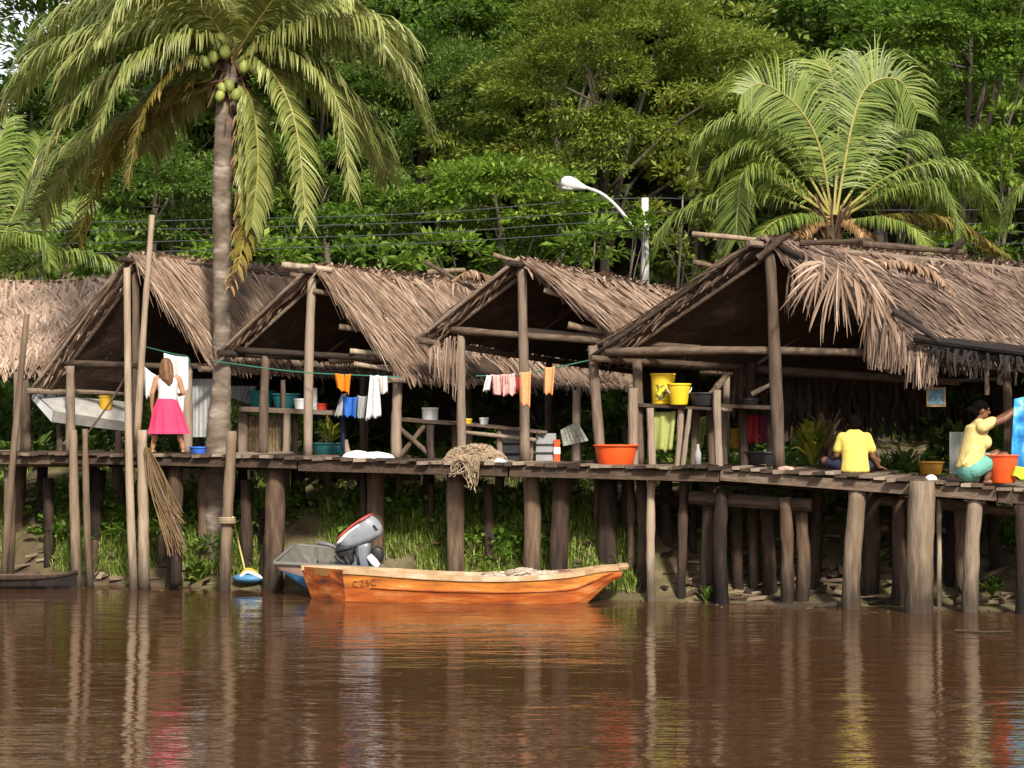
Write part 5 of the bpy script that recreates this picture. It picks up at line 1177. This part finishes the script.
def hand(mb, w, dirv, palmn, s=1.0, curl=.5):
    """palm with four fingers and a thumb at wrist w, pointing along dirv"""
    d = Vector(dirv).normalized(); n = Vector(palmn); n = (n - d * n.dot(d)).normalized(); l = d.cross(n)
    mb.ell(w + d * .045 * s, .038 * s, .05 * s, .018 * s, Matrix((l, d, n)).transposed(), 12)
    for i, (o, L) in enumerate(((-.028, .07), (-.010, .08), (.010, .075), (.027, .058))):
        p = w + d * .082 * s + l * o * s; q = p + (d - n * curl * .4).normalized() * L * .5 * s; e = q + (d * (1 - curl * .5) - n * curl).normalized() * L * .5 * s
        chain(mb, [p - d * .02 * s, q, e], [.0095 * s, .009 * s, .0075 * s])
    p = w + d * .03 * s - l * .032 * s; q = p + (d * .7 - l * .7).normalized() * .035 * s; chain(mb, [p, q, q + (d - n * .3).normalized() * .03 * s], [.012 * s, .011 * s, .009 * s])
def head(mb, c, fwd, s=1.0, up=V(0, 0, 1)):
    """skull, jaw, nose, brow, lips, ears; c centre of the head"""
    f = Vector(fwd).normalized(); l = Vector(up).cross(f).normalized(); u = f.cross(l)
    rt = Matrix((f, l, u)).transposed(); q = lambda a, b, z: c + (f * a + l * b + u * z) * s
    mb.ell(q(-.012, 0, .025), .098 * s, .076 * s, .098 * s, rt); mb.ell(q(.022, 0, -.05), .068 * s, .058 * s, .068 * s, rt)
    mb.ell(q(.07, 0, -.098), .022 * s, .026 * s, .018 * s, rt, 10)
    mb.cap(q(.086, 0, .018), q(.108, 0, -.022), .011 * s, .015 * s); mb.ell(q(.084, 0, -.060), .012 * s, .025 * s, .012 * s, rt, 10)
    mb.ell(q(.078, .03, .028), .016 * s, .026 * s, .010 * s, rt, 10); mb.ell(q(.078, -.03, .028), .016 * s, .026 * s, .010 * s, rt, 10)
    for sd_ in (-1, 1): mb.ell(q(-.005, .076 * sd_, -.01), .018 * s, .012 * s, .032 * s, rt, 10)
    return q
def skin(n, c): return mat_plain('skin_' + n, c, .5, .1, 6, .4)
SK1 = skin('tan', (.46, .235, .125)); SK2 = skin('brown', (.20, .085, .045)); HAIRD = mat_plain('black_hair', (.008, .006, .005), .7, .3, 14, .0, .5); HAIRB = mat_var('brown_hair', [(.1, (.11, .05, .022)), (.9, (.34, .18, .085))], .5, 9, .4, (9, 9, 1), .5)
EYE = mat_plain('eye_dark', (.02, .015, .012), .2)
def eyes_of(parent, q, o, s=1.0):
    mb = MB()
    for sd_ in (-1, 1): mb.ell(q(.078, .030 * sd_, .008), .010 * s, .013 * s, .008 * s, None, 8)
    e = MB(); e.v = [tuple(Vector(v) + o) for v in mb.v]; e.f = mb.f; e.r = [.5] * len(e.f); e.m = [0] * len(e.f); e.build('eyes', EYE, parent, True)
def loft(mb, rings, n=40, closed=False, wall=.008):
    """rings: (centre, rx, ry, wave amp, wave count) -> open double walled tube"""
    vs = []
    for w_ in (0, wall):
        for (c, rx, ry, am, k) in rings:
            for i in range(n):
                a = 2 * math.pi * i / n; f = 1 + am * math.sin(k * a) + am * .4 * math.sin((k * 2 + 1) * a + 1); vs.append(Vector(c) + V((rx - w_) * f * math.cos(a), (ry - w_) * f * math.sin(a), 0))
    m = len(rings); fs = []
    for q in range(2):
        for j in range(m - 1):
            for i in range(n):
                b = q * m * n + j * n; f = (b + i, b + (i + 1) % n, b + n + (i + 1) % n, b + n + i); fs.append(f if q == 0 else f[::-1])
    for j in (0, m - 1):
        for i in range(n): fs.append((j * n + i, m * n + j * n + i, m * n + j * n + (i + 1) % n, j * n + (i + 1) % n))
    mb.add(vs, fs, .5)
def shifted(mb, o):
    mb.v = [tuple(Vector(v) + o) for v in mb.v]; return mb

def girl():
    o = at(167, .35); o.z += .005
    t = thing('person', o, 'girl in white top and bright pink skirt standing with her back turned', 'person')
    k = 1.0; mb = MB()
    LF, RF = V(-.22, 0, .04), V(.24, .03, .04); LK, RK = V(-.17, -.02, .36), V(.19, -.01, .36); LH, RH = V(-.085, 0, .70), V(.10, 0, .70)
    for (f, kn, h) in ((LF, LK, LH), (RF, RK, RH)):
        chain(mb, [h, kn, f + V(0, 0, .04)], [.085, .055, .034]); mb.ell(kn.lerp(f, .3) + V(0, -.015, 0), .05, .055, .11)
        mb.ell(f + V(0, .06, -.012), .036, .10, .028)
        for i in range(5): mb.ell(f + V(-.028 + .014 * i, .15 - .012 * abs(i - 1), -.02), .009, .018, .012, None, 8)
    mb.ell(V(.01, 0, .76), .145, .10, .12); mb.ell(V(.01, 0, .95), .125, .085, .16); mb.ell(V(.01, 0, 1.09), .145, .088, .12); mb.cap(V(-.10, 0, 1.17), V(.13, 0, 1.17), .05, .05); mb.cap(V(.015, 0, 1.17), V(.0, .015, 1.28), .045, .042)
    q = head(mb, V(-.01, .02, 1.345), V(-.25, 1, -.05), .92)
    # left arm (viewer left) bent, hand raised to the tilted pole and cloth; right arm bent at the waist
    LS, LE, LW = V(-.155, 0, 1.15), V(-.225, -.01, .92), V(-.245, .06, .71)
    chain(mb, [LS, LE, LW], [.048, .038, .026]); hand(mb, LW, V(.05, .12, -1), V(1, .2, 0), .85, .35)
    RS, RE, RW = V(.175, 0, 1.15), V(.245, .03, .93), V(.16, .20, .90)
    chain(mb, [RS, RE, RW], [.048, .038, .026]); hand(mb, RW, V(-.6, .6, .35), V(0, 0, 1), .85, .6)
    b = remeshed('body', mb, SK1, t, o, .0085); eyes_of(b, q, o, .9)
    mb = MB()      # sleeveless top
    loft(mb, [(V(.01, 0, .78), .155, .112, .01, 7), (V(.01, 0, .86), .148, .105, .012, 6), (V(.01, 0, .95), .146, .103, .012, 5), (V(.01, 0, 1.05), .160, .105, .01, 5), (V(.012, 0, 1.12), .163, .10, .006, 4), (V(.012, 0, 1.17), .135, .078, 0, 4), (V(.012, 0, 1.20), .085, .06, 0, 4)])
    for s_ in (-1, 1): mb.cap(V(.012 + s_ * .105, 0, 1.195), V(.012 + s_ * .08, -.03, 1.185), .03, .028)
    shifted(mb, o).build('top', M['c_white'], t, True)
    mb = MB()
    loft(mb, [(V(.0, 0, .84), .15, .115, 0, 9), (V(.0, 0, .80), .165, .13, .012, 9), (V(.0, 0, .70), .205, .17, .03, 11), (V(.01, 0, .55), .245, .20, .05, 11), (V(.02, 0, .42), .275, .225, .065, 11), (V(.03, 0, .30), .31, .25, .075, 11)], 88)
    shifted(mb, o).build('skirt', mat_plain('pink_skirt', (.66, .05, .13), .75, .12, 8, .2, transl=.08), t, True)
    mb = MB()      # long loose hair down the back
    mb.ell(V(-.012, .0, 1.372), .092, .098, .10); chain(mb, [V(-.015, -.055, 1.40), V(.0, -.085, 1.28), V(.025, -.10, 1.14), V(.05, -.10, 1.06)], [.066, .066, .060, .03]); chain(mb, [V(-.06, -.04, 1.36), V(-.06, -.07, 1.22), V(-.03, -.09, 1.13)], [.05, .05, .03]); chain(mb, [V(.05, -.04, 1.36), V(.07, -.07, 1.2), V(.08, -.09, 1.09)], [.05, .05, .028])
    h = remeshed('hair', mb, HAIRB, t, o, .010)
girl()

def boy():
    o = at(855, .75)
    t = thing('person', o, 'boy in yellow T-shirt sitting on the boardwalk with his back to the river', 'person'); mb = MB()
    mb.ell(V(0, 0, .10), .17, .13, .11); mb.ell(V(0, .02, .26), .145, .10, .16); mb.ell(V(0, .04, .42), .165, .10, .14); mb.cap(V(-.14, .05, .50), V(.14, .05, .50), .055, .055); mb.cap(V(0, .05, .50), V(.0, .09, .60), .05, .048)
    q = head(mb, V(.0, .12, .68), V(.05, 1, -.35), 1.0)
    for s_ in (-1, 1):
        chain(mb, [V(.09 * s_, .05, .09), V(.36 * s_, .32, .16), V(.05 * s_, .42, .05)], [.085, .06, .04]); mb.ell(V(-.02 * s_, .44, .04), .10, .04, .032, Matrix.Rotation(.2 * s_, 3, 'Z'))
    LS, LE, LW = V(-.19, .05, .48), V(-.24, .08, .24), V(-.26, .30, .20)
    chain(mb, [LS, LE, LW], [.05, .04, .028]); hand(mb, LW, V(.2, .9, -.2), V(0, 0, 1), .95, .5)
    RS, RE, RW = V(.19, .05, .48), V(.26, .06, .22), V(.36, .16, .08)
    chain(mb, [RS, RE, RW], [.05, .04, .028]); hand(mb, RW, V(.9, .3, -.25), V(0, 0, 1), .95, .3)
    b = remeshed('body', mb, SK2, t, o, .0095); eyes_of(b, q, o)
    mb = MB()
    for i in range(14):
        z = .03 + .032 * i; k = i / 13; mb.ell(V(0, -.005 + .05 * k, z), .205 - .025 * math.sin(3.1 * k) + .012 * k, .165 - .03 * k, .06, None, 20)
    mb.cap(V(-.15, .045, .475), V(.15, .045, .475), .085, .085); mb.cap(V(-.05, .05, .53), V(.05, .05, .53), .07, .07); mb.ell(V(0, .02, .50), .10, .07, .07)
    for s_, E in ((-1, V(-.235, .08, .30)), (1, V(.25, .06, .30))): mb.cap(V(.17 * s_, .05, .49), V(.17 * s_, .05, .49).lerp(E, .85), .072, .068)
    for i in range(7): a = -1.2 + i * .4; mb.cap(V(.188 * math.sin(a), -.155 * math.cos(a) + .005, .05), V(.165 * math.sin(a), -.115 * math.cos(a) + .03, .34), .02, .008)
    remeshed('shirt', mb, mat_plain('yellow_shirt', (.72, .58, .13), .85, .10, 4, .15, bump=.8), t, o, .011, 8)
    mb = MB(); mb.ell(V(0, .06, .04), .185, .15, .06)
    for s_ in (-1, 1): mb.cap(V(.10 * s_, .05, .085), V(.30 * s_, .27, .14), .10, .082)
    remeshed('shorts', mb, mat_plain('dark_shorts', (.03, .03, .07), .85), t, o, .012)
    mb = MB(); mb.ell(V(0, .105, .715), .092, .112, .098); mb.ell(V(0, .06, .66), .075, .06, .07); remeshed('hair', mb, HAIRD, t, o, .010)
boy()

def woman():
    o = at(975, .3); s = 1.0
    t = thing('person', o, 'woman in yellow T-shirt and teal shorts squatting, arms stretched out to a blue cloth', 'person'); mb = MB()
    mb.ell(V(-.06, 0, .22), .15, .17, .15); mb.ell(V(-.03, 0, .42), .135, .16, .17); mb.ell(V(.01, 0, .63), .12, .17, .16); mb.cap(V(.05, -.14, .765), V(.05, .14, .765), .06, .06); mb.ell(V(.10, -.06, .57), .08, .07, .08); mb.ell(V(.10, .06, .57), .08, .07, .08); mb.cap(V(.045, 0, .78), V(.065, 0, .90), .055, .052)
    q = head(mb, V(.085, 0, .985), V(1, .06, -.12), 1.08)
    for s_, kx, kz in ((-1, .36, .37), (1, .33, .40)):
        chain(mb, [V(-.03, .10 * s_, .20), V(kx, .14 * s_, kz), V(.13, .12 * s_, .08)], [.105, .068, .042]); mb.ell(V(kx, .14 * s_, kz).lerp(V(.13, .12 * s_, .08), .4) + V(-.03, 0, 0), .06, .055, .11)
        mb.ell(V(.19, .12 * s_, .03), .12, .042, .033)
        for i in range(5): mb.ell(V(.30 - .012 * abs(i - 1), .12 * s_ + (-.03 + .015 * i), .022), .02, .010, .012, None, 8)
    for s_, H in ((-1, V(.56, -.20, 1.04)), (1, V(.55, .10, 1.00))):
        S_ = V(.06, .19 * s_, .76); E = S_.lerp(H, .5) + V(.02, .03 * s_, -.035)
        chain(mb, [S_, E, H], [.06, .047, .032]); hand(mb, H, V(.9, 0, .15), V(0, 0, 1), 1.0, .8)
    b = remeshed('body', mb, SK2, t, o, .0095); eyes_of(b, q, o, 1.05)
    mb = MB()
    for i in range(16):
        k = i / 15; mb.ell(V(-.075 + .10 * k, 0, .24 + .034 * i), .185 - .03 * k, .20 - .008 * math.sin(3.1 * k), .06, None, 20)
    mb.cap(V(.04, -.13, .76), V(.04, .13, .76), .09, .09); mb.cap(V(.05, -.04, .81), V(.05, .04, .81), .07, .07); mb.ell(V(.11, -.07, .56), .10, .085, .10); mb.ell(V(.11, .07, .56), .10, .085, .10)
    for s_, H in ((-1, V(.56, -.20, 1.04)), (1, V(.55, .10, 1.00))): S_ = V(.06, .19 * s_, .76); mb.cap(S_ + V(-.01, 0, 0), S_.lerp(H, .24), .085, .076)
    for i in range(4): mb.cap(V(-.20 + .05 * i, -.175, .27 + .02 * i), V(-.08 + .05 * i, -.185, .50), .022, .010)
    remeshed('shirt', mb, mat_plain('pale_yellow_shirt', (.72, .57, .22), .85, .10, 4, .15, bump=.8), t, o, .011, 8)
    mb = MB(); mb.ell(V(-.065, 0, .20), .185, .205, .175)
    for s_, kx, kz in ((-1, .36, .37), (1, .33, .40)): mb.cap(V(-.03, .10 * s_, .20), V(-.03, .10 * s_, .20).lerp(V(kx, .14 * s_, kz), .62), .128, .10)
    remeshed('shorts', mb, mat_plain('teal_shorts', (.17, .44, .36), .85, .14, 5, .15, bump=.8), t, o, .012, 3)
    mb = MB(); mb.ell(V(.07, 0, 1.03), .115, .094, .095); mb.ell(V(.005, 0, .97), .075, .08, .085); mb.ell(V(-.065, 0, .985), .06, .055, .055); remeshed('hair', mb, HAIRD, t, o, .010)
woman()
mcl = mat_var('blue_print_cloth', [(.2, (.02, .14, .45)), (.45, (.04, .32, .70)), (.62, (.12, .48, .78)), (.82, (.62, .74, .82))], .85, 5, .9, rndw=.1, transl=.1)
cloth('blue_cloth', ((1014, 399), (1062, 385), (1010, 470), (1060, 478)), .22, mcl, 'blue and white patterned cloth held up by the woman at the right edge', 2.0, .04, cat='cloth')
cloth('lime_cloth', ((1016, 466), (1045, 468), (1012, 477), (1046, 480)), .15, plastic('lime', (.55, .72, .04)), 'lime-yellow cloth edge under the blue cloth at the right', 2, .02, cat='cloth')

# ---------------------------------------------------------------- bank: grass, weeds, litter, plants
def blades(name, n, region, L, wv, mat, label):
    mb = MB()
    for i in range(n):
        x, s_ = region()
        d = DL(x, s_); X = (x - 512) / F * d; z = gz(X, d); p = V(X, d, z - .02)
        for k in range(R.randint(5, 10)):
            a = R.uniform(0, 6.28); l = R.uniform(*L); dr = V(math.cos(a) * R.uniform(.1, .7), math.sin(a) * R.uniform(.1, .7), 1).normalized()
            q = p + V(R.uniform(-.08, .08), R.uniform(-.08, .08), 0); m_ = q + dr * l * .6; e = m_ + (dr + V(math.cos(a), math.sin(a), -.7) * .5).normalized() * l * .4
            mb.strip([q, m_, e], [wv, wv * .9, wv * .1], V(-math.sin(a), math.cos(a), 0), min(1, max(0, R.gauss(.5, .22))))
    return tag(mb.build(name, mat), label, kind='stuff')
def reg_left():
    while True:
        x = R.uniform(-60, 640); s_ = R.uniform(.6, 2.0) if R.random() < .8 else R.uniform(2.2, 6)
        if 262 < x < 420 and s_ < .95: continue
        if mnoise.noise(V(x * .015, s_ * .5, 9)) > -.25: return x, s_
blades('grass', 3600, reg_left, (.14, .42), .009, 'grass', 'bright grass tufts growing on the muddy bank under the boardwalk')
blades('grass', 420, lambda: (R.uniform(560, 1060), R.uniform(2.2, 6.5)), (.15, .45), .010, 'weed', 'sparser weeds on the bank behind the right-hand stilts')
cs = []; os_ = []; rs = []
for i in range(420):
    x = R.uniform(-60, 620) if R.random() < .75 else R.uniform(620, 1060); s_ = R.uniform(.8, 2.4) if x < 620 else R.uniform(1.5, 5); d = DL(x, s_); X = (x - 512) / F * d
    if mnoise.noise(V(x * .012, s_ * .4, 2)) < -.1 or (262 < x < 440 and s_ < 1.2): continue
    p, o, r, _ = crown_points((X, d, gz(X, d) + R.uniform(.08, .3)), .2, .2, .16, 2, 22, .17); cs.append(p); os_.append(o); rs.append(r)
stuff_leaves('weeds', np.concatenate(cs), np.concatenate(os_), .12, np.concatenate(rs), 'weed', 'low leafy weeds spread over the bank under the boardwalk', .55)
mb = MB()
for i in range(800):
    x = R.uniform(560, 1060) if R.random() < .6 else R.choice((R.uniform(-60, 262), R.uniform(440, 560))); s_ = R.uniform(.35, 2.6) if x < 560 else R.uniform(.7, 4.0); d = DL(x, s_); X = (x - 512) / F * d; p = V(X, d, gz(X, d) + R.uniform(.0, .10))
    a = R.gauss(0, .8); l = R.uniform(.1, .5); dr = V(math.cos(a), math.sin(a), R.uniform(-.1, .2)) * l
    if R.random() < .55: mb.log(p - dr / 2, p + dr / 2, R.uniform(.008, .03), None, 3, .03, 6, .1)
    else: mb.box(p, dr / 2, V(-dr.y, dr.x, .1).normalized() * R.uniform(.02, .07), V(0, 0, .008))
tag(mb.build('bank_litter', 'dry'), 'driftwood, bark and litter strewn on the mud under the stilts', kind='stuff')
stick('drift_log', (660, 612), (712, 580), 6, .55, 'dark_wood', 'dark curved branch trailing from the stilts into the water', 'branch', .8, .05)
stick('drift_log', (775, 607), (838, 605), 9, .25, 'pale_pole', 'pale flat driftwood log at the waterline between right stilts', 'log', .3)
stick('drift_log', (955, 630.5), (1012, 631.5), 3, -2.6, 'pale_pole', 'thin whitish stick floating on the open water at the right', 'stick', -2.75)
mb = MB()
for i in range(170):
    x = R.uniform(-40, 1060); s_ = -abs(R.gauss(0, .5)) + .6; d = DL(x, s_); X = (x - 512) / F * d; a = R.uniform(0, 3.14); l = R.uniform(.02, .09)
    if 280 < x < 640: continue
    mb.strip([V(X, d, .006), V(X + math.cos(a) * l, d + math.sin(a) * l, .012), V(X + 2 * math.cos(a) * l, d + 2 * math.sin(a) * l, .006)], [.004, .02, .003], V(-math.sin(a), math.cos(a), 0), R.random())
tag(mb.build('floating_litter', 'dry'), 'dead leaves and bits of bark floating along the muddy water edge', kind='stuff')
stick('drift_log', (960, 590), (1020, 560), 8, 1.0, 'stilt', 'broken branch slumped on the bank behind the right-hand posts', 'branch', 1.2, .06)
stick('drift_log', (540, 560), (600, 566), 7, 1.5, 'dark_wood', 'dark rotten log lying on the bank behind the canoe bow', 'log', 1.4)
stick('drift_log', (300, 495), (352, 503), 6, 2.2, 'pale_pole', 'orange-brown driftwood plank on the grass above the skiff', 'plank', 2.4)
stick('drift_log', (300, 488), (335, 462), 5, 2.2, 'woodx', 'bare slanting branch under the boardwalk left of the motor', 'branch', 2.4)
stick('drift_log', (838, 508), (905, 548), 6, 2.2, 'woodx', 'bare branch slanting down behind the right stilts', 'branch', 2.0, .05)
mb = MB(); d = DL(45, 2.6); c = P(45, 503, d); n = 14
mb.grid(lambda u, v: c + V(.95 * (u - .5) * 1.5, .7 * (v - .5) * 1.2, .16 * math.sin(3.14 * u) ** .5 * math.sin(3.14 * v) ** .5 + .04 * nz3(V(u * 4, v * 4, 1), 1)), n, n, lambda: R.random(), 0, .25)
tag(mb.build('boulder', mat_var('pale_stone', [(.1, (.16, .13, .10)), (.9, (.36, .31, .25))], .9, 4, .4, bump=.5), None, True), 'flat pale boulder on the grassy bank at the left', 'boulder')
mb = MB(); c = P(478, 545, DL(478, 1.7)); mb.ell(c, .10, .08, .07); mb.ell(c + V(-.1, 0, -.01), .08, .07, .05); tag(mb.build('litter_bag', 'c_white', None, True), 'crumpled white and blue plastic bag on the mud by the canoe', 'litter')
def leafy_plant(name, x, yb, off, h, n, L, mat, label, wv=.035, up=.8, cat='plant', z=None, stem=True, group=None):
    d = DL(x, off); X = (x - 512) / F * d; zz = gz(X, d) if z is None else z; b = V(X, d, zz); t = thing(name, b, label, cat, group)
    mb = MB()
    for i in range(n):
        a = R.uniform(0, 6.28); k = R.uniform(0, 1); p = b + V(0, 0, h * .55 * k); dr = V(math.cos(a) * R.uniform(.3, .9), math.sin(a) * R.uniform(.3, .9), up * R.uniform(.5, 1.3)).normalized(); l = L * R.uniform(.6, 1.2)
        pts = [p, p + dr * l * .35, p + dr * l * .7 - V(0, 0, .06 * l), p + dr * l - V(0, 0, .3 * l)]; sd_ = V(-math.sin(a), math.cos(a), 0)
        mb.strip(pts, [wv * .4, wv, wv * .85, wv * .08], sd_, min(1, max(0, R.gauss(.5, .22))))
    mb.build('leaves', mat, t)
    if stem: mb = MB(); mb.tube([b - V(0, 0, .03), b + V(.01, 0, h * .3), b + V(0, .02, h * .6)], [.025, .02, .012], 6); mb.build('stem', 'bark', t)
    return t
d = DL(330, 1.7); q = P(330, 444, d)
leafy_plant('potted_fern', 330, 444, 1.7, .3, 60, .42, 'leaf_yellow', 'pale yellow-green fern spilling from the teal planter', .014, .9, z=q.z, stem=False)
dz = lambda x, off: at(x, off).z
leafy_plant('garden_plant', 812, 470, 2.0, .7, 70, .62, 'leaf_yellow', 'bright strappy plant just left of the boy in yellow', .04, 1.1, z=dz(812, 2.4))
leafy_plant('garden_plant', 826, 470, 2.6, .9, 26, .7, 'palm_dead', 'dried stalky plant directly behind the strappy green one', .03, 1.3, z=dz(826, 2.4))
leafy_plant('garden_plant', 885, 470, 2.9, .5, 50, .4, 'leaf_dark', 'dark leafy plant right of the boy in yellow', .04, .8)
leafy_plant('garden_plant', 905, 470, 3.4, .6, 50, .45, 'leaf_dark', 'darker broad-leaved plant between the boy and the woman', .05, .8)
leafy_plant('water_plant', 706, 600, .4, .2, 26, .26, 'weed', 'small green tuft at the waterline beside the stilts, middle right', .02, .9, z=.0, stem=False)
leafy_plant('water_plant', 198, 578, .6, .4, 60, .34, 'weed', 'leafy green clump at the waterline under the palm trunk', .04, .8, z=.0, stem=False)
leafy_plant('water_plant', 992, 595, .9, .3, 26, .34, 'weed', 'broad-leaved green sprout by the bank at the far right posts', .03, .9, z=.15, stem=False)
leafy_plant('water_plant', 55, 570, .9, .25, 30, .24, 'weed', 'twiggy weed at the water edge behind the black dugout', .015, .9, z=.05, stem=False)
leafy_plant('bank_plant', 430, 500, 2.4, .4, 40, .3, 'weed', 'upright weed among the stilts behind the motor', .02, 1.0)
leafy_plant('bank_plant', 545, 545, 1.9, .4, 40, .3, 'weed', 'bright weed between the thick middle stilts', .03, 1.0)
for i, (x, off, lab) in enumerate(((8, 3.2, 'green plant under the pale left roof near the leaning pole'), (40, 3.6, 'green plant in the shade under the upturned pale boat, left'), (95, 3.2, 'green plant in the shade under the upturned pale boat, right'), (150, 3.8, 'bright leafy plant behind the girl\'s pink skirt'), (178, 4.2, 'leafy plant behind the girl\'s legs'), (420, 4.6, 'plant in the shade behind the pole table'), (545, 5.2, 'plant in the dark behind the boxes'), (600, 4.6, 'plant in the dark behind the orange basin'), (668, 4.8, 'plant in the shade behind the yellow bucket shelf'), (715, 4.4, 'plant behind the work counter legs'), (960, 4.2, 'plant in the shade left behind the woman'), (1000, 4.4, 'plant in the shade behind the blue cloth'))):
    leafy_plant('garden_plant', x, 470, off, .8, 70, .5, 'leaf_dark', lab, .05, .8)  # dark leaf green chosen to deepen the shade on these plants
# shrubs closing the view behind the huts
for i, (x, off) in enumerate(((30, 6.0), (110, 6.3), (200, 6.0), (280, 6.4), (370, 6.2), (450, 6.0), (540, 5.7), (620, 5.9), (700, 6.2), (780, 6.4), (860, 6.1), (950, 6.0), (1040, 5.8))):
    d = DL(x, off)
    tree(x, 425, d, 52, 50, 'dark shrub in the deep shade behind the huts', 'leaf_dark', 'shrub', .2, .9, 'shrubs in the deep shade behind the huts', 'shrub', clr=.4)  # darker leaf colour adds to the shade behind the huts
vessel('enamel_cup', 467, 426, 419, 4, 5, 1.15, plastic('banana', (.60, .42, .03)), 'small yellow bowl on the low table above the net heap', 'bowl', .006)
vessel('enamel_cup', 322, 412, 404, 5, 5, 2.2, plastic('tin_red', (.55, .04, .02)), 'small red tin on the kitchen shelf behind the orange cloth', 'tin', .006)
vessel('enamel_cup', 300, 411, 399, 5, 6, 2.3, 'p_white', 'pale jug on the kitchen shelf beside the darker teal tub', 'jug', .008)
vessel('cooking_pan', 748, 407, 399, 9, 11, 1.7, 'p_black', 'soot-black pan on the counter behind the big hut centre post', 'pan', .012)
